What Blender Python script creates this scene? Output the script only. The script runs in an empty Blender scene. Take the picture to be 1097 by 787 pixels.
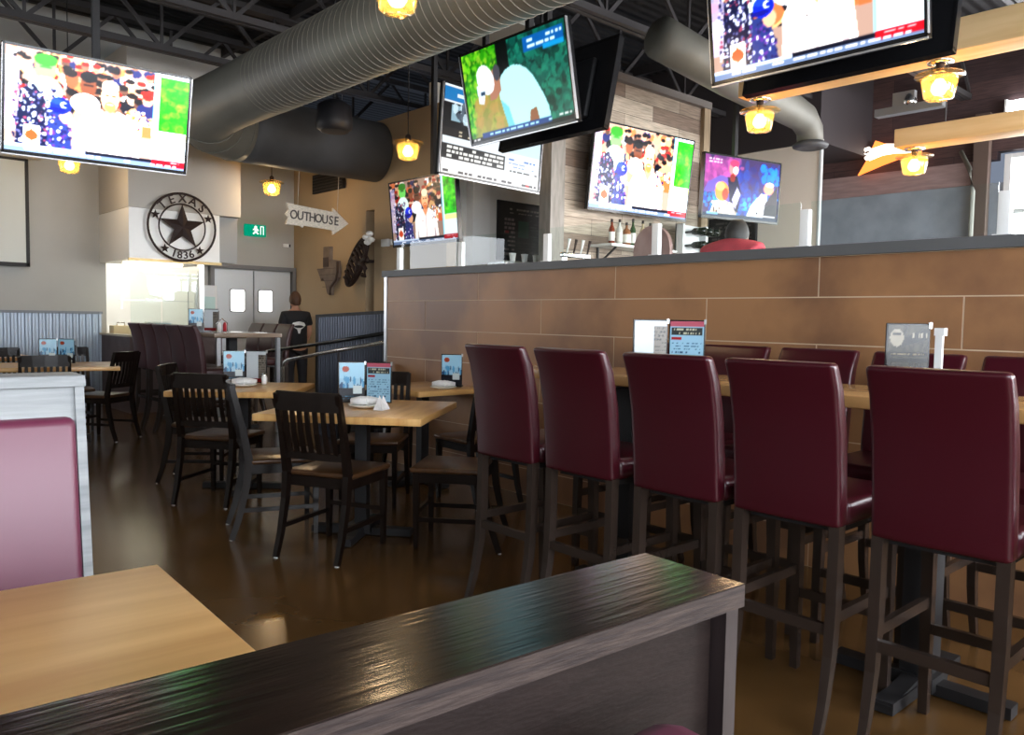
import bpy, bmesh, math, random
import numpy as np
from mathutils import Vector, Matrix, Euler
S = bpy.context.scene
C = S.collection
PI = math.pi
R = math.radians
# ------------------------------------------------------------------ camera
cam = bpy.data.cameras.new('camera')
cam.sensor_width = 36.0
cam.lens = 863.73 / 1097 * 36.0
cam.clip_start = 0.02
co = bpy.data.objects.new('camera', cam)
C.objects.link(co)
co.matrix_world = Matrix(((0.740149, 0.027615, -0.671875, 0.0),
                          (-0.672222, 0.055983, -0.738230, 0.0),
                          (0.017228, 0.998050, 0.059999, 1.28),
                          (0, 0, 0, 1)))
S.camera = co
# ------------------------------------------------------------------ world, exposure
S.view_settings.view_transform = 'Standard'
S.view_settings.look = 'None'
S.view_settings.exposure = 0.3
S.view_settings.gamma = 1.0
S.view_settings.use_curve_mapping = False
w = bpy.data.worlds.new('world')
S.world = w
w.use_nodes = True
w.node_tree.nodes['Background'].inputs[0].default_value = (0.55, 0.65, 0.85, 1)
w.node_tree.nodes['Background'].inputs[1].default_value = 0.3
WIN_S = 13.0
WIN_B = 24.0     # south windows of the bar side
#      # south windows behind the camera
WIN_N = 7.0      # north window left of the frame
WIN_E = 14.0      # glazed roll-up door in the bar
KITCHEN = 11.0
LAMP_W = 12.0

# ------------------------------------------------------------------ materials
def mat(name, col, rough=0.5, metal=0.0, noise=0.0, nscale=6.0, col2=None, stretch=(1, 1, 1), bump=0.0, bscale=40.0, spec=0.5, coat=0.0, trans=0.0, emit=None, es=0.0, rnoise=0.0, ior=1.45):
    m = bpy.data.materials.new(name)
    m.use_nodes = True
    nt = m.node_tree
    b = nt.nodes['Principled BSDF']
    b.inputs['Base Color'].default_value = (*col, 1)
    b.inputs['Roughness'].default_value = rough
    b.inputs['Metallic'].default_value = metal
    b.inputs['Specular IOR Level'].default_value = spec
    b.inputs['Coat Weight'].default_value = coat
    b.inputs['Transmission Weight'].default_value = trans
    b.inputs['IOR'].default_value = ior
    if emit:
        b.inputs['Emission Color'].default_value = (*emit, 1)
        b.inputs['Emission Strength'].default_value = es
    if noise > 0 or bump > 0 or rnoise > 0 or col2:
        tc = nt.nodes.new('ShaderNodeTexCoord')
        mp = nt.nodes.new('ShaderNodeMapping')
        mp.inputs['Scale'].default_value = stretch
        nt.links.new(tc.outputs['Object'], mp.inputs['Vector'])
        n = nt.nodes.new('ShaderNodeTexNoise')
        n.inputs['Scale'].default_value = nscale
        n.inputs['Detail'].default_value = 6
        nt.links.new(mp.outputs[0], n.inputs['Vector'])
        if noise > 0 or col2:
            r = nt.nodes.new('ShaderNodeValToRGB')
            c2 = col2 or tuple(c * (1 - noise) for c in col)
            r.color_ramp.elements[0].position = 0.35
            r.color_ramp.elements[1].position = 0.65
            r.color_ramp.elements[0].color = (*c2, 1)
            r.color_ramp.elements[1].color = (*col, 1)
            nt.links.new(n.outputs['Fac'], r.inputs[0])
            nt.links.new(r.outputs[0], b.inputs['Base Color'])
        if rnoise > 0:
            mr = nt.nodes.new('ShaderNodeMapRange')
            mr.inputs['To Min'].default_value = max(0.02, rough - rnoise)
            mr.inputs['To Max'].default_value = rough + rnoise
            nt.links.new(n.outputs['Fac'], mr.inputs['Value'])
            nt.links.new(mr.outputs[0], b.inputs['Roughness'])
        if bump > 0:
            n2 = nt.nodes.new('ShaderNodeTexNoise')
            n2.inputs['Scale'].default_value = bscale
            n2.inputs['Detail'].default_value = 4
            nt.links.new(mp.outputs[0], n2.inputs['Vector'])
            bp = nt.nodes.new('ShaderNodeBump')
            bp.inputs['Strength'].default_value = bump
            bp.inputs['Distance'].default_value = 0.01
            nt.links.new(n2.outputs['Fac'], bp.inputs['Height'])
            nt.links.new(bp.outputs[0], b.inputs['Normal'])
    return m

def emis(name, col, s):
    m = bpy.data.materials.new(name)
    m.use_nodes = True
    nt = m.node_tree
    nt.nodes.clear()
    e = nt.nodes.new('ShaderNodeEmission')
    e.inputs[0].default_value = (*col, 1)
    e.inputs[1].default_value = s
    o = nt.nodes.new('ShaderNodeOutputMaterial')
    nt.links.new(e.outputs[0], o.inputs[0])
    return m

def attr_mat(name, strength=None, rough=0.4):
    m = bpy.data.materials.new(name)
    m.use_nodes = True
    nt = m.node_tree
    a = nt.nodes.new('ShaderNodeAttribute')
    a.attribute_name = 'Col'
    b = nt.nodes['Principled BSDF']
    b.inputs['Roughness'].default_value = rough
    if strength is None:
        nt.links.new(a.outputs['Color'], b.inputs['Base Color'])
    else:
        b.inputs['Base Color'].default_value = (0.01, 0.01, 0.01, 1)
        nt.links.new(a.outputs['Color'], b.inputs['Emission Color'])
        b.inputs['Emission Strength'].default_value = strength
        b.inputs['Roughness'].default_value = 0.2
        b.inputs['Specular IOR Level'].default_value = 0.2
    return m

def board_mat(name, cols, plank=0.14, length=1.2, axis=0, rough=0.7, gap=0.35):
    """planks built from a brick texture laid on the X/Z (axis 0) or Y/Z (axis 1) plane"""
    m = bpy.data.materials.new(name)
    m.use_nodes = True
    nt = m.node_tree
    b = nt.nodes['Principled BSDF']
    b.inputs['Roughness'].default_value = rough
    tc = nt.nodes.new('ShaderNodeTexCoord')
    sp = nt.nodes.new('ShaderNodeSeparateXYZ')
    nt.links.new(tc.outputs['Object'], sp.inputs[0])
    cb = nt.nodes.new('ShaderNodeCombineXYZ')
    nt.links.new(sp.outputs[axis], cb.inputs[0])
    nt.links.new(sp.outputs[2], cb.inputs[1])
    br = nt.nodes.new('ShaderNodeTexBrick')
    br.inputs['Scale'].default_value = 1.0
    br.inputs['Brick Width'].default_value = length
    br.inputs['Row Height'].default_value = plank
    br.inputs['Mortar Size'].default_value = 0.003
    br.inputs['Color1'].default_value = (*cols[0], 1)
    br.inputs['Color2'].default_value = (*cols[1], 1)
    br.inputs['Mortar'].default_value = (*[c * gap for c in cols[1]], 1)
    nt.links.new(cb.outputs[0], br.inputs['Vector'])
    mp = nt.nodes.new('ShaderNodeMapping')
    sc = [2.0, 2.0, 30.0]
    mp.inputs['Scale'].default_value = sc
    nt.links.new(tc.outputs['Object'], mp.inputs['Vector'])
    n = nt.nodes.new('ShaderNodeTexNoise')
    n.inputs['Scale'].default_value = 2.0
    n.inputs['Detail'].default_value = 6
    nt.links.new(mp.outputs[0], n.inputs['Vector'])
    mr = nt.nodes.new('ShaderNodeMapRange')
    mr.inputs['From Min'].default_value = 0.3
    mr.inputs['From Max'].default_value = 0.7
    mr.inputs['To Min'].default_value = 0.55
    mr.inputs['To Max'].default_value = 1.15
    nt.links.new(n.outputs['Fac'], mr.inputs['Value'])
    mx = nt.nodes.new('ShaderNodeMix')
    mx.data_type = 'RGBA'
    mx.blend_type = 'MULTIPLY'
    mx.inputs[0].default_value = 1.0
    nt.links.new(br.outputs['Color'], mx.inputs[6])
    nt.links.new(mr.outputs[0], mx.inputs[7])
    nt.links.new(mx.outputs[2], b.inputs['Base Color'])
    return m

def corr_mat(name, col, axis=0, pitch=0.07, rough=0.4, metal=0.6):
    m = mat(name, col, rough, metal)
    nt = m.node_tree
    b = nt.nodes['Principled BSDF']
    tc = nt.nodes.new('ShaderNodeTexCoord')
    wv = nt.nodes.new('ShaderNodeTexWave')
    wv.bands_direction = 'XYZ'[axis]
    wv.inputs['Scale'].default_value = 0.314 / pitch
    nt.links.new(tc.outputs['Object'], wv.inputs['Vector'])
    bp = nt.nodes.new('ShaderNodeBump')
    bp.inputs['Distance'].default_value = 0.02
    bp.inputs['Strength'].default_value = 0.9
    nt.links.new(wv.outputs['Fac'], bp.inputs['Height'])
    nt.links.new(bp.outputs[0], b.inputs['Normal'])
    return m

M = {}
M['floor'] = mat('floor_stain', (0.120, 0.060, 0.019), 0.2, 0, 0.5, 0.9, col2=(0.080, 0.039, 0.013), rnoise=0.04, spec=0.5)
M['floor'].node_tree.nodes['Principled BSDF'].inputs['Specular Tint'].default_value = (1.0, .80, .50, 1)
M['wall'] = mat('wall_paint', (0.42, 0.415, 0.385), 0.8, noise=0.05, nscale=2)
M['wall_tan'] = mat('tan_paint', (0.46, 0.34, 0.21), 0.8, noise=0.06, nscale=2)
M['wall_dark'] = mat('dark_paint', (0.22, 0.18, 0.15), 0.8)
M['beige'] = mat('beige_paint', (0.52, 0.49, 0.44), 0.75)
M['black'] = mat('black_paint', (0.012, 0.011, 0.012), 0.6)
M['deck'] = corr_mat('roof_deck', (0.009, 0.008, 0.009), 1, 0.15, 0.7, 0.0)
M['steel_dark'] = mat('dark_steel', (0.042, 0.038, 0.039), 0.55, 0.2)
M['duct'] = mat('duct_steel', (0.16, 0.155, 0.13), 0.55, 0.15, 0.15, 3)
M['duct_dark'] = mat('duct_dark', (0.085, 0.085, 0.088), 0.6, 0.1, 0.2, 3)
M['steel'] = mat('stainless', (0.55, 0.56, 0.57), 0.3, 0.85)
M['door_steel'] = mat('door_stainless', (0.60, 0.64, 0.67), 0.4, 0.2)
M['chrome'] = mat('chrome', (0.7, 0.7, 0.7), 0.15, 1.0)
M['white'] = mat('white_gloss', (0.8, 0.8, 0.78), 0.4)
M['post'] = mat('white_post', (0.85, 0.85, 0.83), 0.35)
M['ledge'] = mat('ledge_grey', (0.105, 0.107, 0.110), 0.5, noise=0.1, nscale=5)
M['wood_dark'] = mat('dark_wood', (0.017, 0.0105, 0.008), 0.38, noise=0.3, nscale=4, stretch=(6, 6, 1), bump=0.1)
M['chair_wood'] = mat('chair_wood', (0.011, 0.0065, 0.005), 0.25, spec=0.35, noise=0.3, nscale=4, stretch=(6, 6, 1))
M['seat_wood'] = mat('seat_wood', (0.10, 0.045, 0.018), 0.28, noise=0.4, nscale=3, stretch=(1, 8, 1))
M['stool_leg'] = mat('stool_leg', (0.032, 0.021, 0.016), 0.25, noise=0.2, nscale=4)
M['maroon'] = mat('maroon_vinyl', (0.047, 0.0036, 0.0085), 0.3, bump=0.05, bscale=160, spec=0.6)
M['maroon_far'] = mat('maroon_vinyl_brown', (0.045, 0.012, 0.014), 0.35, spec=0.5)
M['booth_red'] = mat('booth_vinyl', (0.115, 0.013, 0.04), 0.46, spec=1.0, coat=0.0)
M['lightwood'] = mat('maple_top', (0.72, 0.43, 0.16), 0.3, noise=0.4, nscale=2.2, col2=(0.55, 0.28, 0.085), stretch=(1, 9, 1), coat=0.1)
M['maple_x'] = mat('maple_top_long', (0.74, 0.44, 0.165), 0.38, noise=0.4, nscale=1.3, col2=(0.60, 0.31, 0.10), stretch=(0.8, 9, 1), coat=0.0, spec=0.4)
M['bar_top'] = mat('bar_table_top', (0.60, 0.33, 0.125), 0.25, noise=0.4, nscale=2.0, stretch=(9, 1, 1), coat=0.2)
M['cap_wood'] = mat('espresso_cap', (0.017, 0.0095, 0.007), 0.17, noise=0.5, nscale=5, stretch=(1, 14, 1), bump=0.06, bscale=7, spec=0.3)
M['cap_edge'] = mat('espresso_edge', (0.048, 0.033, 0.027), 0.5, noise=0.7, nscale=14, stretch=(1, 4, 10), col2=(0.018, 0.012, 0.011), bump=0.15, bscale=30, spec=0.3)
M['panel_wood'] = mat('espresso_panel', (0.018, 0.012, 0.0105), 0.45, noise=0.4, nscale=7, stretch=(1, 4, 5), bump=0.1, spec=0.15)
M['greywash'] = mat('greywash_wood', (0.30, 0.31, 0.31), 0.6, noise=0.4, nscale=3, stretch=(1, 5, 14), col2=(0.20, 0.21, 0.215), bump=0.1)
M['beam_wood'] = mat('pine_beam', (0.74, 0.52, 0.27), 0.55, noise=0.3, nscale=1.5, stretch=(7, 0.7, 7), col2=(0.62, 0.40, 0.18))
M['planks'] = board_mat('reclaimed_planks', ((0.62, 0.52, 0.40), (0.24, 0.165, 0.12)), 0.19, 1.1, 0)
M['redplank'] = board_mat('reddish_planks', ((0.085, 0.045, 0.042), (0.05, 0.028, 0.03)), 0.24, 1.7, 1)
M['tv_black'] = mat('tv_plastic', (0.008, 0.008, 0.009), 0.22)
M['tv_back'] = mat('tv_back', (0.006, 0.006, 0.007), 0.55)
M['tv_silver'] = mat('tv_silver_edge', (0.55, 0.55, 0.57), 0.3, 0.7)
M['glassw'] = emis('bright_sky_pane', (0.86, 0.92, 1.0), WIN_S)
M['glassn'] = emis('bright_north_pane', (0.88, 0.93, 1.0), WIN_N)
M['glasse'] = emis('bright_east_pane', (0.96, 0.97, 1.0), WIN_E)
M['kitch'] = emis('kitchen_light', (1.0, 0.95, 0.84), KITCHEN)
M['litpane'] = emis('door_pane_lit', (1.0, 1.0, 0.97), 2.2)
M['screen_white'] = mat('projection_fabric', (0.62, 0.64, 0.60), 0.8)
M['iron'] = mat('rusty_iron', (0.035, 0.018, 0.014), 0.6, 0.3, 0.3, 12)
M['skin'] = mat('skin', (0.50, 0.26, 0.17), 0.5)
M['hair'] = mat('hair_brown', (0.09, 0.04, 0.02), 0.6, noise=0.4, nscale=40, stretch=(1, 1, .2))
M['hair_dark'] = mat('hair_dark', (0.015, 0.012, 0.012), 0.6)
M['tshirt'] = mat('black_tshirt', (0.012, 0.012, 0.015), 0.8)
M['trouser'] = mat('dark_trousers', (0.02, 0.02, 0.025), 0.8)
M['redshirt'] = mat('red_shirt', (0.62, 0.07, 0.10), 0.8, noise=0.25, nscale=9)
M['plastic_white'] = mat('white_plastic', (0.75, 0.76, 0.76), 0.4)
M['napkin'] = mat('napkin_paper', (0.82, 0.81, 0.80), 0.8, noise=0.15, nscale=30)
M['plate'] = mat('plate_china', (0.75, 0.74, 0.66), 0.2)
M['redpl'] = mat('red_plastic', (0.45, 0.02, 0.03), 0.35)
M['green'] = emis('exit_green', (0.0, 0.45, 0.24), 0.6)
M['exit_white'] = emis('exit_white', (0.9, 1.0, 0.95), 1.3)
M['sign_wood'] = mat('weathered_sign', (0.85, 0.77, 0.64), 0.7, noise=0.35, nscale=9, stretch=(3, 3, 14), bump=0.2)
M['sign_text'] = mat('sign_letter_paint', (0.10, 0.085, 0.075), 0.7)
M['map_wood'] = mat('texas_map_wood', (0.22, 0.17, 0.13), 0.7, noise=0.5, nscale=9, col2=(0.16, 0.12, 0.10))
M['map_dark'] = mat('map_dark_wood', (0.07, 0.045, 0.035), 0.6)
M['neon_o'] = emis('neon_orange', (1.0, 0.22, 0.04), 2.2)
M['neon_w'] = emis('neon_white', (1.0, 0.85, 0.72), 3.5)
M['bulb'] = emis('bulb_glow', (1.0, 0.62, 0.22), 20.0)
M['cyl_black'] = mat('speaker_black', (0.02, 0.02, 0.024), 0.5)
M['cork'] = mat('bottle_cap', (0.04, 0.03, 0.03), 0.4)
M['label'] = mat('bottle_label', (0.78, 0.76, 0.70), 0.6)
M['wineglassrack'] = mat('rack_white', (0.8, 0.8, 0.8), 0.5)
M['pinkwood'] = mat('pink_stained_wood', (0.42, 0.27, 0.25), 0.5, noise=0.4, nscale=5, stretch=(1, 5, 1), col2=(0.27, 0.15, 0.14))
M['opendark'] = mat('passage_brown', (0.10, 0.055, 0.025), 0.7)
M['greyboard'] = mat('blue_grey_board', (0.30, 0.325, 0.38), 0.45, noise=0.25, nscale=2.5)
M['pinkband'] = mat('mauve_plank', (0.30, 0.21, 0.20), 0.6, noise=0.25, nscale=3, stretch=(1, 1, 8))

def glass_mat(name='clear_glass', tint=(0.93, 0.97, 0.96), ior=1.5):
    m = bpy.data.materials.new(name)
    m.use_nodes = True
    nt = m.node_tree
    nt.nodes.clear()
    t = nt.nodes.new('ShaderNodeBsdfTransparent')
    t.inputs[0].default_value = (*tint, 1)
    g = nt.nodes.new('ShaderNodeBsdfGlossy')
    g.inputs['Roughness'].default_value = 0.01
    f = nt.nodes.new('ShaderNodeFresnel')
    f.inputs[0].default_value = ior
    ge = nt.nodes.new('ShaderNodeNewGeometry')
    inv = nt.nodes.new('ShaderNodeMath'); inv.operation = 'SUBTRACT'; inv.inputs[0].default_value = 1.0
    nt.links.new(ge.outputs['Backfacing'], inv.inputs[1])
    mu = nt.nodes.new('ShaderNodeMath'); mu.operation = 'MULTIPLY'
    nt.links.new(f.outputs[0], mu.inputs[0]); nt.links.new(inv.outputs[0], mu.inputs[1])
    mx = nt.nodes.new('ShaderNodeMixShader')
    o = nt.nodes.new('ShaderNodeOutputMaterial')
    nt.links.new(mu.outputs[0], mx.inputs[0])
    nt.links.new(t.outputs[0], mx.inputs[1])
    nt.links.new(g.outputs[0], mx.inputs[2])
    nt.links.new(mx.outputs[0], o.inputs[0])
    return m
M['glass'] = glass_mat()
M['shade_glass'] = glass_mat('amber_glass', (1.0, 0.90, 0.66), 1.45)
nt_ = M['shade_glass'].node_tree
tl_ = nt_.nodes.new('ShaderNodeBsdfTranslucent'); tl_.inputs[0].default_value = (1.0, .80, .45, 1)
m2_ = nt_.nodes.new('ShaderNodeMixShader'); m2_.inputs[0].default_value = .11
tr_ = [n for n in nt_.nodes if n.type == 'BSDF_TRANSPARENT'][0]; mx_ = [n for n in nt_.nodes if n.type == 'MIX_SHADER' and n != m2_][0]
nt_.links.new(tr_.outputs[0], m2_.inputs[1]); nt_.links.new(tl_.outputs[0], m2_.inputs[2]); nt_.links.new(m2_.outputs[0], mx_.inputs[1])

def tile_mat():
    """large brown porcelain tiles: rows on Z, joints on Y, half offset"""
    m = bpy.data.materials.new('brown_tiles')
    m.use_nodes = True
    nt = m.node_tree
    b = nt.nodes['Principled BSDF']
    tc = nt.nodes.new('ShaderNodeTexCoord')
    n = nt.nodes.new('ShaderNodeTexNoise')
    n.inputs['Scale'].default_value = 1.6
    n.inputs['Detail'].default_value = 7
    nt.links.new(tc.outputs['Object'], n.inputs['Vector'])
    r = nt.nodes.new('ShaderNodeValToRGB')
    e = r.color_ramp.elements
    e[0].position, e[1].position = 0.40, 0.58
    e[0].color, e[1].color = (0.20, 0.095, 0.046, 1), (0.35, 0.172, 0.073, 1)
    nt.links.new(n.outputs['Fac'], r.inputs[0])
    nt.links.new(r.outputs[0], b.inputs['Base Color'])
    b.inputs['Roughness'].default_value = 0.42
    return m
M['tile'] = tile_mat()
M['grout'] = mat('grout', (0.60, 0.46, 0.32), 0.8)

# ------------------------------------------------------------------ mesh builder
class MB:
    def __init__(s, xf=None):
        s.v, s.f, s.mi, s.sm = [], [], [], []
        s.xf = xf
    def add(s, vs, fs, mi=0, smooth=False):
        o = len(s.v)
        for p in vs:
            s.v.append(tuple(s.xf @ Vector(p)) if s.xf else tuple(p))
        for f in fs:
            s.f.append([o + i for i in f]); s.mi.append(mi); s.sm.append(smooth)
        return s
    def box(s, x0, x1, y0, y1, z0, z1, mi=0, b=0.0):
        if b <= 0:
            vs = [(x, y, z) for x in (x0, x1) for y in (y0, y1) for z in (z0, z1)]
            fs = [(0, 1, 3, 2), (4, 6, 7, 5), (0, 4, 5, 1), (2, 3, 7, 6), (0, 2, 6, 4), (1, 5, 7, 3)]
            return s.add(vs, fs, mi)
        bm = bmesh.new()
        bmesh.ops.create_cube(bm, size=1)
        for v in bm.verts:
            v.co = Vector((x0 if v.co.x < 0 else x1, y0 if v.co.y < 0 else y1, z0 if v.co.z < 0 else z1))
        bmesh.ops.bevel(bm, geom=bm.edges[:], offset=b, segments=3, profile=0.5, affect='EDGES')
        bm.verts.ensure_lookup_table()
        vs = [v.co[:] for v in bm.verts]
        fs = [[v.index for v in f.verts] for f in bm.faces]
        bm.free()
        return s.add(vs, fs, mi, True)
    def beam(s, p, q, w, h, mi=0, up=(0, 0, 1)):
        p, q = Vector(p), Vector(q)
        d = (q - p).normalized()
        u = Vector(up)
        if abs(d.dot(u)) > 0.99: u = Vector((1, 0, 0))
        a = d.cross(u).normalized(); c = a.cross(d)
        vs = [t + a * (i * w / 2) + c * (j * h / 2) for t in (p, q) for i in (-1, 1) for j in (-1, 1)]
        return s.add(vs, [(0, 1, 3, 2), (4, 6, 7, 5), (0, 4, 5, 1), (2, 3, 7, 6), (0, 2, 6, 4), (1, 5, 7, 3)], mi)
    def sweep(s, pts, sec, mi=0, up=(0, 0, 1), smooth=False, closed=False):
        """sec: list of (a, c) pairs or list of per-point lists"""
        pts = [Vector(p) for p in pts]; n = len(pts); rings = []
        k = None
        for i, p in enumerate(pts):
            if closed: d = pts[(i + 1) % n] - pts[i - 1]
            else: d = pts[min(i + 1, n - 1)] - pts[max(i - 1, 0)]
            d.normalize(); u = Vector(up)
            if abs(d.dot(u)) > 0.98: u = Vector((0, 1, 0)) if abs(d.y) < .9 else Vector((1, 0, 0))
            a = d.cross(u).normalized(); c = a.cross(d)
            sc = sec[i] if isinstance(sec[0], list) else sec
            k = len(sc); rings.append([p + a * x + c * y for x, y in sc])
        vs = [v for r in rings for v in r]; fs = []
        m = n if closed else n - 1
        for i in range(m):
            for j in range(k):
                i2 = (i + 1) % n; j2 = (j + 1) % k
                fs.append((i * k + j, i2 * k + j, i2 * k + j2, i * k + j2))
        if not closed:
            fs.append(tuple(range(k - 1, -1, -1))); fs.append(tuple((n - 1) * k + j for j in range(k)))
        return s.add(vs, fs, mi, smooth)
    def tube(s, pts, r, seg=10, mi=0, closed=False, up=(0, 0, 1)):
        if isinstance(r, (int, float)):
            sec = [(r * math.cos(2 * PI * i / seg), r * math.sin(2 * PI * i / seg)) for i in range(seg)]
        else:
            sec = [[(q * math.cos(2 * PI * i / seg), q * math.sin(2 * PI * i / seg)) for i in range(seg)] for q in r]
        return s.sweep(pts, sec, mi, up, True, closed)
    def bar(s, pts, w, h, mi=0, up=(0, 1, 0)):
        if isinstance(w, (int, float)):
            return s.sweep(pts, [(-w / 2, -h / 2), (w / 2, -h / 2), (w / 2, h / 2), (-w / 2, h / 2)], mi, up)
        sec = [[(-a / 2, -c / 2), (a / 2, -c / 2), (a / 2, c / 2), (-a / 2, c / 2)] for a, c in zip(w, h)]
        return s.sweep(pts, sec, mi, up)
    def lathe(s, prof, c=(0, 0, 0), seg=24, mi=0, smooth=True):
        vs = []; n = len(prof)
        for i in range(seg):
            a = 2 * PI * i / seg
            for r, z in prof: vs.append((c[0] + r * math.cos(a), c[1] + r * math.sin(a), c[2] + z))
        fs = []
        for i in range(seg):
            j = (i + 1) % seg
            for k in range(n - 1):
                fs.append((i * n + k, j * n + k, j * n + k + 1, i * n + k + 1))
        return s.add(vs, fs, mi, smooth)
    def prism(s, poly, fn, d0, d1, mi=0):
        """poly 2d; fn(u, v, d) -> 3d"""
        n = len(poly)
        vs = [fn(u, v, d0) for u, v in poly] + [fn(u, v, d1) for u, v in poly]
        fs = [tuple(range(n)), tuple(range(2 * n - 1, n - 1, -1))] + [(i, (i + 1) % n, n + (i + 1) % n, n + i) for i in range(n)]
        return s.add(vs, fs, mi)
    def build(s, name, mats, parent=None, kind=None):
        me = bpy.data.meshes.new(name)
        me.from_pydata([tuple(v) for v in s.v], [], s.f)
        for m in (mats if isinstance(mats, (list, tuple)) else [mats]): me.materials.append(m)
        me.polygons.foreach_set('material_index', s.mi)
        me.polygons.foreach_set('use_smooth', s.sm)
        bm = bmesh.new(); bm.from_mesh(me)
        bmesh.ops.recalc_face_normals(bm, faces=bm.faces[:])
        bm.to_mesh(me); bm.free(); me.update()
        o = bpy.data.objects.new(name, me); C.objects.link(o)
        if parent: o.parent = parent
        if kind: o['kind'] = kind
        return o

def tag(o, label, cat, group=None):
    o['label'] = label; o['category'] = cat
    if group: o['group'] = group
    return o
def thing(name, loc, rz, label, cat, group=None):
    o = bpy.data.objects.new(name, None); C.objects.link(o)
    o.empty_display_size = 0.1
    o.location = loc; o.rotation_euler = (0, 0, rz)
    return tag(o, label, cat, group)
KIDS = {}
def dup(root, loc, rz, label, group=None):
    r = root.copy(); C.objects.link(r); r.location = loc; r.rotation_euler = (0, 0, rz)
    r['label'] = label
    if group: r['group'] = group
    for ch in [o for o in root.children]:
        c = ch.copy(); C.objects.link(c); c.parent = r
        for g in ch.children:
            d = g.copy(); C.objects.link(d); d.parent = c
    return r
def struct(name, mb, m): return mb.build(name, m, None, 'structure')

def text_mb(txt, size, fn, depth=0.01, mi=0, mb=None):
    """letters from the built-in font as solid prisms; fn(u, v, d) -> 3d"""
    cu = bpy.data.curves.new('t', 'FONT'); cu.body = txt; cu.size = size
    cu.align_x = 'CENTER'; cu.align_y = 'CENTER'; cu.extrude = 0.5; cu.resolution_u = 3; cu.offset = size * 0.012
    o = bpy.data.objects.new('t', cu); C.objects.link(o)
    dg = bpy.context.evaluated_depsgraph_get()
    me = bpy.data.meshes.new_from_object(o.evaluated_get(dg))
    mb = mb or MB()
    mb.add([fn(v.co.x, v.co.y, (v.co.z + 0.5) * depth) for v in me.vertices], [list(p.vertices) for p in me.polygons], mi)
    bpy.data.objects.remove(o); bpy.data.curves.remove(cu); bpy.data.meshes.remove(me)
    return mb

def skin_body(name, nodes, edges, m, parent=None, root=0, sub=2):
    me = bpy.data.meshes.new(name)
    me.from_pydata([n[0] for n in nodes], edges, [])
    o = bpy.data.objects.new(name, me); C.objects.link(o)
    sk = o.modifiers.new('s', 'SKIN')
    for i, n in enumerate(nodes):
        r = n[1]
        me.skin_vertices[0].data[i].radius = (r, r) if isinstance(r, (int, float)) else r
        me.skin_vertices[0].data[i].use_root = (i == root)
    sb = o.modifiers.new('u', 'SUBSURF'); sb.levels = sub; sb.render_levels = sub
    dg = bpy.context.evaluated_depsgraph_get()
    nm = bpy.data.meshes.new_from_object(o.evaluated_get(dg))
    bpy.data.objects.remove(o); bpy.data.meshes.remove(me)
    nm.name = name
    nm.materials.clear(); nm.materials.append(m)
    for p in nm.polygons: p.use_smooth = True
    r = bpy.data.objects.new(name, nm); C.objects.link(r)
    if parent: r.parent = parent
    return r

# ------------------------------------------------------------------ painted pictures (TV pictures, printed cards, chalk)
class Canvas:
    def __init__(s, w, h, bg=(0, 0, 0), seed=1):
        s.w, s.h = w, h; s.a = np.zeros((h, w, 3)); s.a[:] = bg
        s.v, s.u = np.mgrid[0:h, 0:w]; s.u = s.u / (w - 1); s.v = s.v / (h - 1)
        s.r = np.random.RandomState(seed)
    def rect(s, u0, u1, v0, v1, c, al=1.0):
        k = (s.u >= u0) & (s.u <= u1) & (s.v >= v0) & (s.v <= v1); s.a[k] = s.a[k] * (1 - al) + np.array(c) * al
    def ell(s, cx, cy, rx, ry, c, al=1.0, rot=0):
        x, y = s.u - cx, s.v - cy
        if rot: x, y = x * math.cos(rot) + y * math.sin(rot), -x * math.sin(rot) + y * math.cos(rot)
        k = (x / rx) ** 2 + (y / ry) ** 2 < 1; s.a[k] = s.a[k] * (1 - al) + np.array(c) * al
    def poly(s, P, c, al=1.0):
        k = np.zeros(s.u.shape, bool); n = len(P)
        for i in range(n):
            (x1, y1), (x2, y2) = P[i], P[(i + 1) % n]
            t = ((y1 > s.v) != (y2 > s.v)) & (s.u < (x2 - x1) * (s.v - y1) / ((y2 - y1) or 1e-9) + x1); k ^= t
        s.a[k] = s.a[k] * (1 - al) + np.array(c) * al
    def blobs(s, n, u0, u1, v0, v1, rr, cols, al=0.85):
        for _ in range(n):
            s.ell(s.r.uniform(u0, u1), s.r.uniform(v0, v1), rr * s.r.uniform(.5, 1.3) * .6, rr * s.r.uniform(.6, 1.4), cols[s.r.randint(len(cols))], al)
    def blur(s, n=1):
        for _ in range(n):
            p = np.pad(s.a, ((1, 1), (1, 1), (0, 0)), mode='edge'); s.a = (p[:-2, 1:-1] + p[2:, 1:-1] + p[1:-1, :-2] + p[1:-1, 2:] + 2 * p[1:-1, 1:-1]) / 6
    def grain(s, k):
        g = s.r.rand(s.h // 2 + 1, s.w // 2 + 1, 3) - .5
        g = np.repeat(np.repeat(g, 2, 0), 2, 1)[:s.h, :s.w]
        s.a = np.clip(s.a * (1 + k * g * (s.a < .9)), 0, 2)
    def lines(s, n, u0, u1, v0, v1, c, fill=0.5, dens=0.7):
        """rows of little dashes, unreadable print"""
        for i in range(n):
            vt = v1 - (i + 0.5) * (v1 - v0) / n; hh = (v1 - v0) / n * fill / 2
            x = u0
            while x < u1:
                wd = s.r.uniform(.02, .07)
                if s.r.rand() < dens: s.rect(x, min(x + wd, u1), vt - hh, vt + hh, c)
                x += wd + .012

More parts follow.
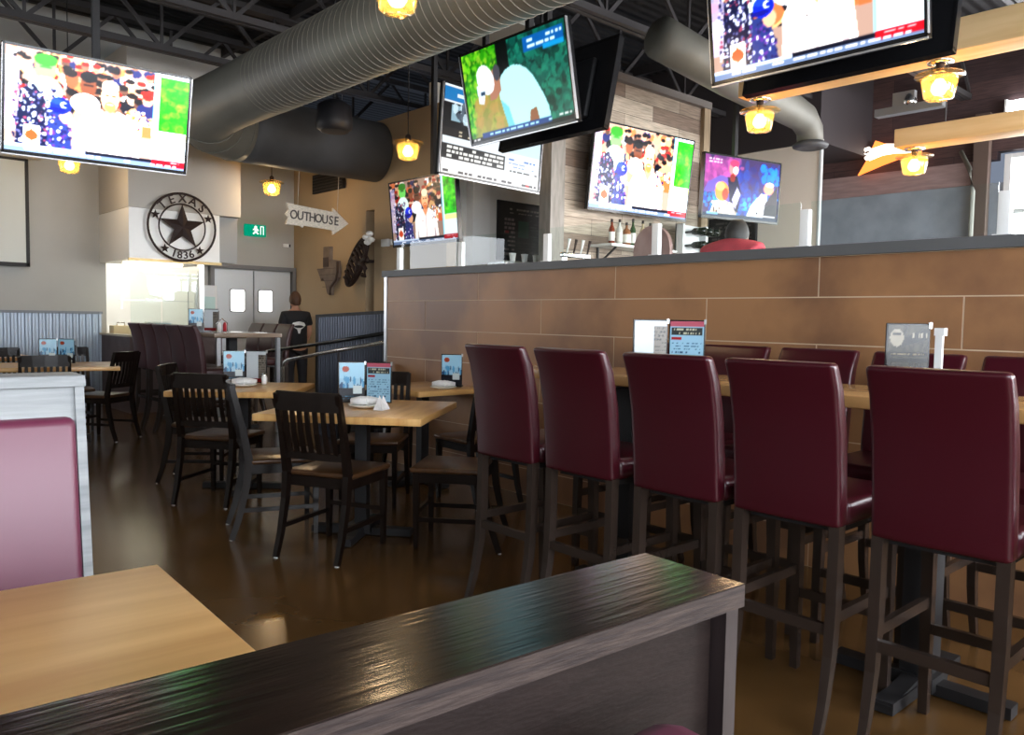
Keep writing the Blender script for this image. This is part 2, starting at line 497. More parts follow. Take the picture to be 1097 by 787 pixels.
def picture(name, cv, fn, m, parent):
    """grid mesh carrying the canvas colours; fn(u, v) -> 3d"""
    h, w_ = cv.h, cv.w
    cv.a = np.clip(cv.a, 0, 3) ** 2.2
    vs = [fn(i / (w_ - 1), j / (h - 1)) for j in range(h) for i in range(w_)]
    fs = [(j * w_ + i, j * w_ + i + 1, (j + 1) * w_ + i + 1, (j + 1) * w_ + i) for j in range(h - 1) for i in range(w_ - 1)]
    me = bpy.data.meshes.new(name); me.from_pydata([tuple(v) for v in vs], [], fs)
    at = me.color_attributes.new('Col', 'FLOAT_COLOR', 'POINT')
    arr = np.ones((h * w_, 4), np.float32); arr[:, :3] = cv.a.reshape(-1, 3); at.data.foreach_set('color', arr.ravel())
    me.materials.append(m); me.update()
    o = bpy.data.objects.new(name, me); C.objects.link(o)
    if parent: o.parent = parent
    return o

def pic_studio(seed, wash):
    c = Canvas(208, 118, (.58, .47, .42), seed); r = c.r
    skin = [(.80, .58, .46), (.45, .30, .24), (.90, .72, .60), (.32, .21, .17), (.70, .48, .38)]; cloth = [(.92, .92, .95), (.10, .12, .30), (.75, .38, .22), (.06, .06, .10), (.80, .62, .40)]
    def person(x, y, q, al=1.0):
        sk = np.array(skin[r.randint(5)]); c.ell(x, y - q * 2.1, q * 1.3, q * 1.5, cloth[r.randint(5)], al)
        c.ell(x, y, q * .62, q * 1.15, sk, al); c.ell(x, y + q * .75, q * .66, q * .62, (.07, .05, .06) if r.rand() < .6 else (.55, .10, .08), al)
        c.rect(x - q * .35, x + q * .35, y + .02 * q, y + .2 * q, sk * .55, .7 * al); c.rect(x - q * .2, x + q * .2, y - q * .62, y - q * .48, sk * .5, .7 * al)
    for row in range(6):
        for _ in range(17): person(r.uniform(0, .86), 1.0 - row * .09 + r.uniform(-.03, .03), .030 + .006 * row)
    c.rect(0, .07, .2, .9, (.72, .68, .84), .7)
    c.ell(.20, .84, .055, .13, (.40, .80, .35)); c.ell(.20, .92, .06, .06, (.15, .45, .12)); c.rect(.17, .23, .84, .86, (.1, .3, .1), .7); c.ell(.20, .62, .09, .14, (.85, .95, .90))
    c.poly([(.05, .05), (.07, .60), (.14, .68), (.20, .56), (.24, .05)], (.05, .07, .18))
    for _ in range(220): c.ell(r.uniform(.04, .25), r.uniform(.08, .66), r.uniform(.003, .011), r.uniform(.006, .02), [(.9, .9, 1), (.05, .06, .2), (.3, .3, .5), (.75, .8, .9), (.5, .2, .3)][r.randint(5)])
    c.poly([(.21, .05), (.22, .42), (.31, .44), (.35, .05)], (.12, .17, .40))
    for _ in range(60): c.ell(r.uniform(.21, .34), r.uniform(.06, .4), r.uniform(.004, .012), r.uniform(.008, .02), [(.9, .9, 1), (.1, .1, .3), (.3, .15, .5)][r.randint(3)])
    c.ell(.31, .40, .035, .07, (.85, .62, .48)); c.ell(.28, .50, .056, .085, (.01, .12, .78)); c.ell(.262, .455, .05, .022, (.01, .06, .45)); c.ell(.26, .54, .03, .03, (.15, .3, .95), .5)
    c.ell(.298, .51, .018, .030, (.95, .97, 1)); c.ell(.304, .51, .011, .019, (.01, .12, .78)); c.rect(.305, .32, .50, .522, (.01, .12, .78))
    c.rect(.095, .175, .06, .27, (.98, .97, .95)); c.ell(.135, .17, .034, .05, (.74, .25, .12)); c.poly([(.10, .17), (.135, .24), (.17, .17), (.135, .11)], (.74, .25, .12))
    c.ell(.335, .78, .036, .09, (.50, .26, .16)); c.ell(.33, .84, .036, .04, (.1, .07, .07)); c.ell(.425, .74, .044, .11, (.38, .20, .13)); c.ell(.425, .83, .046, .055, (.05, .04, .06)); c.rect(.40, .45, .74, .755, (.12, .07, .06)); c.ell(.41, .56, .08, .10, (.95, .95, .97))
    c.poly([(.37, .04), (.375, .36), (.41, .47), (.50, .53), (.54, .47), (.59, .53), (.67, .47), (.71, .36), (.73, .04)], (1.05, 1.0, .97))
    c.poly([(.405, .05), (.41, .28), (.43, .07)], (.72, .66, .66)); c.poly([(.535, .05), (.54, .46), (.555, .46), (.55, .05)], (.84, .76, .76)); c.rect(.49, .502, .33, .35, (.15, .12, .15)); c.poly([(.66, .06), (.67, .28), (.69, .08)], (.72, .64, .66)); c.poly([(.50, .52), (.545, .40), (.59, .52)], (.90, .58, .42))
    c.ell(.545, .66, .050, .155, (.98, .72, .52)); c.ell(.545, .77, .047, .06, (1, .90, .75)); c.ell(.547, .565, .032, .055, (.86, .45, .25)); c.rect(.517, .537, .675, .69, (.40, .20, .15)); c.rect(.555, .575, .675, .69, (.40, .20, .15)); c.rect(.53, .565, .585, .597, (1, .92, .85))
    for x in (.67, .71, .76): person(x, .66 + .03 * math.sin(x * 60), .05)
    for _ in range(50): c.ell(r.uniform(.64, .78), r.uniform(.36, .56), r.uniform(.004, .012), r.uniform(.008, .02), [(1, 1, 1), (.15, .12, .3), (.9, .9, .95), (.85, .35, .15)][r.randint(4)])
    c.rect(.73, .79, .30, .42, (.80, .35, .20))
    c.rect(.80, 1, 0, 1, (.88, .96, 1.0)); c.rect(.83, 1, .40, .97, (.10, .74, .05))
    for _ in range(120): c.ell(r.uniform(.83, 1), r.uniform(.42, .95), r.uniform(.005, .03), r.uniform(.01, .05), [(.05, .55, .02), (.25, .88, .1), (.5, .92, .15), (.02, .40, .02)][r.randint(4)], .4)
    c.rect(.80, .83, .3, 1, (.88, .96, 1)); c.rect(.83, 1, .31, .39, (.92, .95, .60)); c.rect(.795, .808, .05, 1, (.50, .85, .95))
    c.rect(0, 1, 0, .05, (.35, .42, .55)); c.rect(.0, .45, .05, .075, (.75, .82, .92)); c.rect(.42, .80, .045, .085, (.03, .04, .10)); c.rect(.80, 1, .02, .09, (.62, .03, .10)); c.lines(1, .1, .95, .01, .045, (.85, .85, .9)); c.lines(1, .84, .97, .055, .08, (.95, .8, .8))
    c.blur(1)
    if wash: c.a = c.a * (1 + wash) ** .8
    return c
def pic_golf():
    c = Canvas(176, 100, (.03, .28, .24), 5)
    c.blobs(900, .36, 1, .05, 1, .045, [(.02, .24, .20), (.06, .40, .33), (.03, .30, .26), (.10, .48, .38), (.01, .15, .14)], .7)
    c.rect(0, .36, 0, 1, (.10, .36, .04)); c.blobs(900, 0, .38, .0, 1, .032, [(.14, .52, .05), (.42, .78, .12), (.25, .65, .08), (.55, .75, .18), (.08, .36, .05)], .75)
    c.blobs(70, .1, .45, .0, .45, .09, [(.62, .60, .25), (.50, .50, .2), (.66, .52, .25)], .6); c.rect(.36, .47, .5, 1, (.006, .05, .05))
    c.poly([(.40, .05), (.345, .42), (.35, .56), (.38, .65), (.43, .70), (.50, .725), (.57, .70), (.63, .64), (.68, .55), (.72, .44), (.76, .32), (.79, .20), (.80, .08)], (.68, .95, .97))
    c.poly([(.40, .05), (.35, .40), (.42, .3), (.46, .06)], (.40, .75, .80)); c.poly([(.60, .06), (.62, .2), (.68, .22), (.70, .06)], (.50, .30, .16))
    c.poly([(.25, .42), (.24, .62), (.30, .75), (.37, .70), (.37, .50), (.31, .42)], (.62, .42, .33)); c.ell(.22, .66, .085, .17, (.93, .96, 1.0), rot=.15); c.poly([(.13, .42), (.12, .62), (.22, .6), (.18, .40)], (.86, .93, .98)); c.rect(.16, .20, .50, .54, (.1, .2, .3)); c.ell(.34, .70, .035, .09, (.25, .25, .28))
    c.rect(.62, .98, .80, .95, (.03, .33, .62)); c.rect(.80, .98, .77, .82, (.05, .55, .80)); c.lines(2, .66, .97, .82, .94, (.8, .95, 1))
    c.rect(0, 1, 0, .045, (.01, .015, .03)); c.rect(.12, .80, .03, .085, (.02, .20, .45)); c.lines(1, .2, .8, .035, .08, (.7, .9, 1)); c.lines(1, .02, .1, .01, .04, (.9, .9, .9)); c.lines(1, .87, .98, .05, .1, (.9, .9, .9), dens=1)
    c.blur(1)
    return c
def pic_stats():
    c = Canvas(176, 100, (.88, .92, .95), 7)
    c.rect(0, .4, .82, .97, (.10, .45, .70)); c.lines(1, .03, .35, .85, .94, (.85, .95, 1)); c.rect(0, .38, .52, .80, (.06, .06, .07)); c.rect(.07, .34, .60, .78, (.55, .68, .74)); c.blobs(26, .08, .34, .6, .78, .05, [(.1, .12, .15), (.8, .9, .95), (.3, .35, .4)])
    c.rect(0, .38, .42, .52, (.12, .11, .10)); c.lines(2, .15, .36, .43, .51, (.75, .7, .6)); c.rect(.0, .62, .17, .335, (.10, .10, .10)); c.lines(3, .05, .60, .18, .33, (.92, .92, .9), .6, .92)
    c.rect(0, 1, .06, .165, (1, 1, 1)); c.rect(0, 1, 0, .06, (.96, .96, .96)); c.lines(1, .02, .98, .01, .055, (.22, .2, .22), .7, .8); c.rect(.86, .90, .015, .05, (.7, .05, .05)); c.lines(1, .62, .98, .15, .20, (.12, .12, .14)); c.lines(3, .66, .95, .21, .34, (.25, .45, .75), .3, .5)
    c.rect(.55, 1, .4, 1, (.78, .88, .93))
    return c
def pic_concert():
    c = Canvas(150, 86, (.20, .15, .30), 9)
    c.blobs(160, 0, .45, .45, .95, .08, [(.48, .20, .45), (.56, .24, .48), (.34, .15, .38), (.72, .3, .6)], .35); c.blobs(160, .4, 1, .1, .9, .08, [(.10, .15, .50), (.20, .14, .40), (.12, .28, .65)], .35)
    c.blobs(200, 0, 1, .05, .42, .035, [(.10, .48, .90), (.12, .65, .98), (.08, .25, .7)], .55); c.blobs(14, .75, 1, .65, .95, .06, [(.05, .45, 1)], .8)
    c.poly([(0, .40), (.05, .55), (.20, .68), (.32, .66), (.34, .05), (.30, .05), (.24, .45), (.05, .38)], (.35, .28, .62)); c.poly([(.30, .66), (.36, .1), (.46, .1), (.48, .45), (.42, .7)], (.05, .05, .18)); c.poly([(.37, .3), (.42, .15), (.48, .4), (.43, .52)], (.75, .75, .9))
    c.ell(.375, .82, .062, .13, (.95, .45, .45)); c.ell(.38, .90, .06, .06, (.75, .2, .35)); c.ell(.40, .79, .035, .06, (1, .9, .85)); c.ell(.365, .66, .035, .07, (.45, .10, .07)); c.ell(.48, .84, .03, .03, (.7, .3, .5), .6)
    c.poly([(.08, .0), (.14, .25), (.26, .30), (.38, .2), (.46, .0)], (.85, .78, .72)); c.blobs(26, .1, .44, 0, .25, .03, [(.1, .08, .08), (1, .95, .9), (.6, .5, .4)], .8); c.ell(.235, .42, .088, .16, (.85, .50, .22)); c.ell(.28, .38, .04, .1, (.55, .22, .12)); c.ell(.21, .5, .06, .07, (1, .78, .45), .7)
    c.poly([(.56, .0), (.62, .22), (.76, .46), (.84, .45), (.86, .05)], (.86, .86, .92)); c.poly([(.80, .05), (.82, .30), (.97, .60), (1, .3), (1, .05)], (.09, .08, .12)); c.ell(.86, .55, .07, .10, (.95, .52, .42)); c.ell(.87, .62, .06, .04, (1, .8, .72)); c.rect(.7, .73, .1, .14, (.1, .1, .15))
    c.rect(0, 1, 0, .05, (.06, .13, .22)); c.rect(.62, .97, .06, .085, (.75, .75, .8)); c.rect(.05, .20, .03, .06, (.4, .6, .8)); c.lines(2, .05, .22, .86, .96, (.8, .7, .8), .5); c.blur(1)
    return c

# ================================================================== STRUCTURE
# floors
struct('floor', MB().box(-4, 4.02, -3.1, 12.2, -0.1, 0).box(4.02, 12.2, 5.9, 14, -0.1, 0), M['floor'])
b = MB()
b.box(4.06, 12.2, -3.1, 5.9, -0.1, 0.5)
struct('floor', b, M['floor'])
struct('ceiling', MB().box(-4.2, 12.4, -4.2, 14.2, 5.2, 5.3), M['deck'])
# north wall with kitchen opening (X 3.45-4.7, z 1-1.95)
b = MB()
b.box(-4, -2.6, 12, 12.15, 0, 5.2); b.box(-2.6, 1.0, 12, 12.15, 0, 1.35); b.box(-2.6, 1.0, 12, 12.15, 2.9, 5.2); b.box(1.0, 3.35, 12, 12.15, 0, 5.2)
b.box(3.35, 4.7, 12, 12.15, 0, 0.95); b.box(3.35, 4.7, 12, 12.15, 1.98, 5.2); b.box(4.7, 6.3, 12, 12.15, 0, 5.2)
struct('wall_north', b, M['wall'])
# window in the north wall, left of the frame
wn = MB().box(-2.6, 1.0, 12.06, 12.1, 1.35, 2.9).build('window_1', M['glassn'], None, 'structure')
b = MB()
for x in (-2.6, -1.4, -0.2, 1.0): b.box(x - .04, x + .04, 11.98, 12.12, 1.35, 2.9)
b.box(-2.64, 1.04, 11.98, 12.12, 1.31, 1.39); b.box(-2.64, 1.04, 11.98, 12.12, 2.86, 2.94)
b.build('window_frame', M['black'], wn)
# corrugated wainscot
b = MB()
x = -4.0
pts = []
while x < 3.28:
    for dx, dy in ((0, 0), (.03, 0), (.042, -.018), (.068, -.018)): pts.append((x + dx, 11.965 + dy))
    x += .08
vs = [(px, py, 0) for px, py in pts] + [(px, py, 1.25) for px, py in pts]
n = len(pts)
b.add(vs, [(i, i + 1, n + i + 1, n + i) for i in range(n - 1)])
struct('wall_north_wainscot', b, mat('corrugated_steel', (0.36, 0.42, 0.50), 0.42, 0.35))
struct('trim_1', MB().box(-4, 3.28, 11.92, 12.0, 1.25, 1.285), mat('wainscot_cap', (0.20, 0.22, 0.25), 0.5))
# west wall, south wall with windows
struct('wall_west', MB().box(-4.15, -4, -3.15, 12.2, 0, 5.2), M['wall'])
b = MB().box(-4, 12.2, -3.15, -3, 3.3, 5.2)
wx = [(-3.4, -1.2, .9), (-0.8, 1.4, .9), (1.6, 3.9, .9), (4.6, 7.2, .9), (7.8, 10.6, .9)]
px = -4
for a, c, z0 in wx:
    b.box(px, a, -3.15, -3, 0, 3.3).box(a, c, -3.15, -3, 0, z0); px = c
b.box(px, 12.2, -3.15, -3, 0, 3.3)
struct('wall_south', b, M['wall'])
M['glassb'] = emis('bright_bar_pane', (0.92, 0.95, 1.0), WIN_B)
for k, (a, c, z0) in enumerate(wx):
    o = MB().box(a, c, -3.1, -3.06, z0, 3.3).build('window_%d' % (k + 2), M['glassw'] if k < 3 else M['glassb'], None, 'structure')
    b = MB()
    for x in (a, (a + c) / 2, c): b.box(x - .035, x + .035, -3.12, -2.99, z0, 3.3)
    for z in (z0, 2.4, 3.3): b.box(a, c, -3.12, -2.99, z - .03, z + .03)
    b.build('window_frame', M['black'], o)
# tan wall (X=6.15) with passage slot
b = MB()
b.box(6.15, 6.3, 9.86, 12, 0, 3.95); b.box(6.15, 6.3, 8.0, 9.64, 0, 3.95); b.box(6.15, 6.3, 9.64, 9.86, 2.76, 3.95)
struct('wall_east_tan', b, M['wall_tan'])
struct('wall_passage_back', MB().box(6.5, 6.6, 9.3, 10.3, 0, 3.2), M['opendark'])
struct('wall_east_wainscot', MB().box(6.11, 6.15, 9.95, 12, 0, 1.24).box(6.09, 6.15, 9.95, 12, 1.24, 1.27), mat('tan_wainscot', (0.36, 0.25, 0.14), 0.6))
# bar back wall
struct('wall_bar_back', MB().box(6.3, 12.2, 8.5, 8.6, 0, 4.3), mat('pale_bar_paint', (.80, .77, .70), .8))
struct('wall_bar_pilaster', MB().box(6.86, 7.16, 8.36, 8.5, 0, 4.2), mat('pilaster_paint', (.86, .84, .79), .8))
# plank wall and its trims
struct('wall_planks', MB().box(6.62, 9.30, 6.5, 6.62, 0.5, 4.15), M['planks'])
struct('trim_2', MB().box(6.40, 6.62, 6.44, 6.62, 0.5, 4.15), mat('grey_trim_board', (0.33, 0.30, 0.26), 0.7, noise=.3, nscale=4, stretch=(6, 6, 1)))
struct('trim_3', MB().box(9.28, 9.42, 6.44, 6.62, 0.5, 4.15), mat('pine_trim_board', (0.40, 0.30, 0.19), 0.7, noise=.3, nscale=4, stretch=(6, 6, 1)))
struct('trim_4', MB().box(6.40, 9.42, 6.42, 6.62, 4.15, 4.24), mat('lintel_board', (0.16, 0.14, 0.125), 0.7))
# east walls
struct('wall_east_pale', MB().box(10.5, 10.54, 5.42, 8.5, 0.5, 3.74), mat('pale_east_paint', (0.78, 0.70, 0.60), 0.8))
struct('wall_east_upper', MB().box(10.45, 12.2, 5.40, 8.5, 3.74, 5.2), mat('dark_soffit', (0.035, 0.028, 0.03), 0.7))
struct('trim_5', MB().box(10.485, 10.545, 5.39, 5.42, 0.5, 3.78), mat('corner_strip', (0.5, 0.52, 0.52), 0.4))
b = MB().box(12, 12.15, 3.72, 8.5, 3.5, 5.2).box(12, 12.15, -3, 3.72, 3.6, 5.2)
struct('wall_east', b, M['redplank'])
struct('wall_east_band', MB().box(11.97, 12.12, 3.95, 8.5, 3.19, 3.5), M['pinkband'])
struct('wall_east_lower', MB().box(12, 12.15, 3.62, 8.5, 0.5, 3.19), M['greyboard'])
struct('wall_east_south', MB().box(12, 12.15, -3, -2.6, 0.4, 3.6).box(12, 12.15, -2.6, 3.62, .5, 1.4), M['greyboard'])
o = MB().box(12.04, 12.08, -2.6, 3.60, 1.4, 3.55).build('window_7', M['glasse'], None, 'structure')
b = MB()
for y in (-2.6, -1.55, -.5, .55, 1.6, 2.6, 3.58): b.box(11.98, 12.1, y - .04, y + .04, 1.4, 3.55)
for z in (1.4, 2.1, 2.8, 3.52): b.box(11.99, 12.1, -2.6, 3.6, z - .03, z + .03)
b.build('window_frame', mat('white_window_frame', (.7, .7, .7), .4), o)
struct('trim_6', MB().box(11.86, 11.98, 3.78, 3.96, 0.5, 4.1), mat('brown_column', (0.11, 0.075, 0.06), 0.6))
# small clerestory window high on the east wall
o = MB().box(11.93, 11.97, 2.5, 3.62, 4.02, 4.22).build('window_8', M['glasse'], None, 'structure')
b = MB()
for k in range(6): b.box(11.9, 11.99, 2.5 + k * .224 - .012, 2.5 + k * .224 + .012, 4.0, 4.24)
b.build('window_frame', M['white'], o)

# tiled pony wall
TX = 4.0
b = MB()
rows = [1.63, 1.42, 1.175, 0.93, 0.685, 0.44, 0.195, 0.0]
for r_ in range(7):
    y = 6.05
    off = 3.42 if r_ % 2 == 0 else 4.10
    js = sorted([off + k * 1.378 for k in range(-7, 4) if .4 < off + k * 1.378 < 6.0])
    ed = [.36] + js + [6.05]
    for y0, y1 in zip(ed[:-1], ed[1:]):
        b.box(TX, TX + .02, y0 + .004, y1 - .004, rows[r_ + 1] + .003, rows[r_] - .003)
tl = struct('wall_pony_tiles', b, M['tile'])
struct('wall_pony_core', MB().box(TX + .002, TX + .16, .35, 6.06, 0, 1.63), M['grout'])
struct('trim_7', MB().box(TX - .03, TX + .2, .33, 6.10, 1.63, 1.685), M['ledge'])
struct('trim_8', MB().box(TX - .012, TX + .17, 6.05, 6.085, 0, 1.63), M['steel'])

# kitchen alcove: half wall, hood, soffit
KX0, KX1, KY = 3.27, 4.72, 10.75
struct('wall_kitchen_half', MB().box(KX0, 4.45, KY, KY + .1, 0, 0.97).box(KX0, KX0 + .1, KY + .1, 12, 0, .97), mat('brown_half_wall', (0.115, 0.075, 0.07), 0.55, noise=.3, nscale=5))
struct('trim_9', MB().box(KX0 - .03, 4.5, KY - .04, KY + .14, .97, .995).box(KX0 - .03, KX0 + .13, KY + .14, 12, .97, .995), mat('half_wall_cap', (0.42, 0.36, 0.27), 0.4))
struct('wall_kitchen_soffit', MB().box(KX0, KX1, KY, 12, 2.60, 4.6), M['beige'])
o = MB().box(KX0 - .0, 4.42, KY - .01, 12, 1.95, 2.595).build('kitchen_hood', mat('white_hood', (0.86, 0.85, 0.81), 0.35), None)
tag(o, 'white boxed kitchen hood under the beige soffit behind the round star sign', 'hood')
MB().box(4.42, 4.72, KY + .12, 12, 1.98, 2.595).build('side_panel', mat('dull_steel', (.25, .25, .24), .5, .3), o)
MB().box(KX0 - .015, 4.44, KY - .03, KY, 1.93, 1.965).build('bottom_trim', mat('brass_trim', (.30, .22, .10), .35, .6), o)
struct('trim_10', MB().box(4.16, 4.22, KY + .02, KY + .1, .99, 1.95), M['steel'])
g1 = MB().box(KX0 + .02, 3.66, KY + .02, KY + .03, .995, 1.80).build('glass_screen', M['glass'])
tag(g1, 'clear glass pane on the brown half wall, left of the kitchen pass', 'glass screen')
g2 = MB().box(3.68, 4.14, KY + .02, KY + .03, .995, 1.80).build('glass_screen', M['glass'])
tag(g2, 'clear glass pane on the brown half wall, below the star sign', 'glass screen')
# kitchen room beyond
struct('wall_kitchen_room', MB().box(2.6, 6.6, 13.9, 14, 0, 2.9).box(2.5, 2.6, 12.15, 14, 0, 2.9).box(6.6, 6.7, 12.15, 14, 0, 2.9), mat('kitchen_white_tile', (.75, .74, .70), .35))
struct('ceiling', MB().box(2.5, 6.7, 12.15, 14, 2.9, 2.98), M['white'])
o = MB().box(3.2, 5.4, 12.7, 13.3, 2.84, 2.89).build('ceiling_light', M['kitch']); tag(o, 'bright fluorescent panel over the kitchen', 'ceiling light')
o = MB().box(3.4, 4.1, 11.2, 11.45, 1.915, 1.945).build('heat_lamp', emis('pass_light', (1.0, .88, .62), 5.0)); tag(o, 'glowing warm lamp under the white kitchen hood', 'heat lamp')
# pass counter and its things
o = thing('pass_counter', (4.0, 11.75, 0), 0, 'stainless counter in the kitchen pass behind the half wall', 'counter')
MB().box(-.55, .6, -.2, .2, .9, .94).build('counter_top', M['steel'], o)
MB().box(-.55, .6, -.18, .18, 0, .9).build('cabinet', M['steel'], o)
o = thing('wire_shelf', (4.0, 11.9, 1.45), 0, 'wire shelf hanging in the bright kitchen pass', 'shelf')
b = MB()
for k in range(5): b.beam((-.5, -.12 + k * .05, 0), (.45, -.12 + k * .05, 0), .008, .008)
b.build('rack', M['steel'], o)
for s_ in (-.48, .43): MB().beam((s_, 0, -.12), (s_, 0, .45), .012, .012).build('post', M['steel'], o)
o = thing('warmer_box', (3.45, 11.72, .94), 0, 'small cream food warmer on the pass counter', 'food warmer')
MB().box(-.12, .12, -.1, .1, 0, .16, b=.01).build('body', mat('cream_box', (.75, .62, .36), .5), o)
MB().tube([(-.05, 0, .16), (-.05, 0, .2), (.05, 0, .2), (.05, 0, .16)], .008).build('handle', M['chrome'], o)
o = thing('plastic_tub', (3.95, 11.72, .94), 0, 'pale blue plastic tub stack on the pass counter', 'tub')
MB().box(-.14, .14, -.12, .12, 0, .2, b=.015).build('body', mat('pale_blue_tub', (.55, .68, .72), .5), o)
MB().box(-.15, .15, -.13, .13, .2, .215).build('lid', M['white'], o)

# kitchen double doors
for k, (x0, x1, pc) in enumerate(((4.84, 5.44, 5.19), (5.46, 6.06, 5.64))):
    d = MB().box(x0, x1, 11.95, 11.99, .01, 1.95).build('door_%d' % (k + 1), M['door_steel'], None, 'structure')
    pan = [(pc + .11 * sx + dx, 1.49 + .165 * sz + dz) for sx, sz, arc in ((1, 1, 0), (-1, 1, 90), (-1, -1, 180), (1, -1, 270)) for dx, dz in [(.03 * math.cos(R(arc + q)) - sx * .03, .03 * math.sin(R(arc + q)) - sz * .03) for q in (0, 30, 60, 90)]]
    MB().prism(pan, lambda u, v, dd: (u, dd, v), 11.935, 11.955).build('window_pane', M['litpane'], d)
    pan2 = [((u - pc) * 1.12 + pc, (v - 1.49) * 1.07 + 1.49) for u, v in pan]
    MB().prism(pan2, lambda u, v, dd: (u, dd, v), 11.942, 11.952).build('gasket', M['black'], d)
    MB().box(x0 + .02, x1 - .02, 11.94, 11.95, .05, .45).build('kick_plate', M['steel'], d)
struct('trim_11', MB().box(4.76, 4.82, 11.9, 12, 0, 2.03).box(6.08, 6.14, 11.9, 12, 0, 2.03).box(4.82, 6.08, 11.9, 12, 1.97, 2.03), mat('door_frame_grey', (.16, .16, .165), .5))

# projection screen
o = thing('projection_screen', (1.55, 11.9, 3.2), 0, 'pulled down projection screen with black border on the north wall', 'projection screen')
MB().box(-.82, .82, -.03, -.02, -1.31, 0).build('fabric', M['screen_white'], o)
MB().box(-.86, -.82, -.04, -.015, -1.35, 0).box(.82, .86, -.04, -.015, -1.35, 0).box(-.86, .86, -.04, -.015, -1.36, -1.31).box(-.86, .86, -.04, -.015, -.03, 0).build('border', M['black'], o)
MB().tube([(-.9, -.03, .05), (.99, -.03, .05)], .05, 12).build('housing', mat('screen_housing', (.42, .40, .36), .5), o)

# ------------------------------------------------------------------ roof trusses and ductwork
def truss(Y, x0, x1, label, zb=4.32, zt=5.05, ph=0.0):
    t = thing('roof_truss', (0, Y, 0), 0, label, 'roof truss', 'open web roof trusses under the deck')
    MB().box(x0, x1, -.07, -.012, zb, zb + .07).box(x0, x1, .012, .07, zb, zb + .07).build('bottom_chord', M['steel_dark'], t)
    MB().box(x0, x1, -.08, .08, zt, zt + .08).build('top_chord', M['steel_dark'], t)
    b = MB(); x = x0 + .3 + ph; k = 0
    while x < x1 - .9:
        b.beam((x, 0, zb + .04), (x + .7, 0, zt + .04), .03, .045); b.beam((x + .7, 0, zt + .04), (x + 1.4, 0, zb + .04), .03, .045); b.beam((x, 0, zb + .04), (x, 0, zt + .04), .03, .03)
        x += 1.4
    b.build('web', M['steel_dark'], t)
places = ['fourth from the kitchen side, nearest overhead', 'above the long bar table', 'crossing above the golf television', 'just above the plank wall', 'beyond the plank wall, over the chalkboard', 'above the grey elbow of the duct', 'closest to the kitchen soffit']
for k, (Y, ph) in enumerate(((2.6, 0), (4.1, .3), (5.6, .1), (6.95, .5), (8.35, .2), (9.9, 0), (11.3, .6))):
    truss(Y, -3.9, 11.9 if Y < 8 else 11.9, 'dark steel open web truss ' + places[k], ph=ph)
for k, X in enumerate((-.5, 5.0, 10.0)):
    tag(MB().box(X - .03, X + .03, -4, 12, 5.08, 5.2).build('roof_purlin', M['steel_dark']), ['dark purlin above the left dining tables', 'dark purlin above the pony wall', 'dark purlin above the bar end'][k], 'purlin')
# main duct: along Y then elbow to +X and through the tan wall
AX, AZ, AR, BY, BR = 3.55, 3.52, 0.31, 9.55, 0.40
dt = thing('air_duct', (AX, 3.0, AZ), 0, 'big grey spiral air duct sweeping overhead and turning into the tan wall', 'air duct')
base = Vector((AX, 3.0, AZ))
pts, rad = [], []
for y in (-1.0, 2, 4, 6, 7.6, 8.3): pts.append(Vector((AX, y, AZ)) - base); rad.append(AR)
for k in range(1, 10):
    a = k / 10 * PI / 2
    pts.append(Vector((AX + .75 * (1 - math.cos(a)), 8.8 + .75 * math.sin(a), AZ)) - base); rad.append(AR + (BR - AR) * k / 10 + .03 * math.sin(2 * a))
for x in (AX + .8, 5.2, 6.12): pts.append(Vector((x, BY, AZ)) - base); rad.append(BR)
i0 = 14
MB().tube(pts[:i0 + 1], rad[:i0 + 1], 40).build('spiral_run', M['duct'], dt)
MB().tube(pts[i0:], rad[i0:], 40).build('wall_run', M['duct_dark'], dt)
b = MB()
y = -0.9
while y < 7.4:
    b.tube([(AR * 1.004 * math.cos(2 * PI * q / 36), y - 3 + .06 * q / 36, AR * 1.004 * math.sin(2 * PI * q / 36)) for q in range(36)], .0035, 5, closed=True, up=(0, 1, 0))
    y += .085
b.build('spiral_seam', mat('seam_steel', (.24, .22, .18), .45, .3), dt)
b = MB()
for k in (2, 5, 8):
    a = k / 10 * PI / 2; c = Vector((AX + .75 * (1 - math.cos(a)), 8.8 + .75 * math.sin(a), AZ)) - base
    rr = AR + (BR - AR) * k / 10 + .03 * math.sin(2 * a) + .004
    u = Vector((math.cos(a), -math.sin(a), 0))
    b.tube([c + u * (rr * math.cos(2 * PI * q / 36)) + Vector((0, 0, rr * math.sin(2 * PI * q / 36))) for q in range(36)], .007, 5, closed=True)
b.build('elbow_seam', M['duct'], dt)
# right hand duct with round diffuser
d2h = None
d2 = thing('air_duct', (6.3, 4.9, 3.86), 0, 'smaller grey duct elbowing down behind the pine beam at the bar', 'air duct')
pts = [(0, 0, .12), (1.2, 0, 0), (2.3, 0, -.08), (2.75, 0, -.14), (2.92, 0, -.26), (2.95, 0, -.42)]
MB().tube(pts, [.2, .2, .19, .17, .155, .15], 24, up=(0, 1, 0)).build('pipe', M['duct'], d2)
MB().lathe([(0, 0), (.06, -.02), (.1, 0), (.14, -.03), (.2, -.01), (.21, .02), (.15, .06)], (2.95, 0, -.45), 28).build('diffuser', M['duct_dark'], d2)
MB().beam((1.0, 0, .1), (1.0, 0, 1.34), .015, .015).build('hanger', M['steel_dark'], d2)
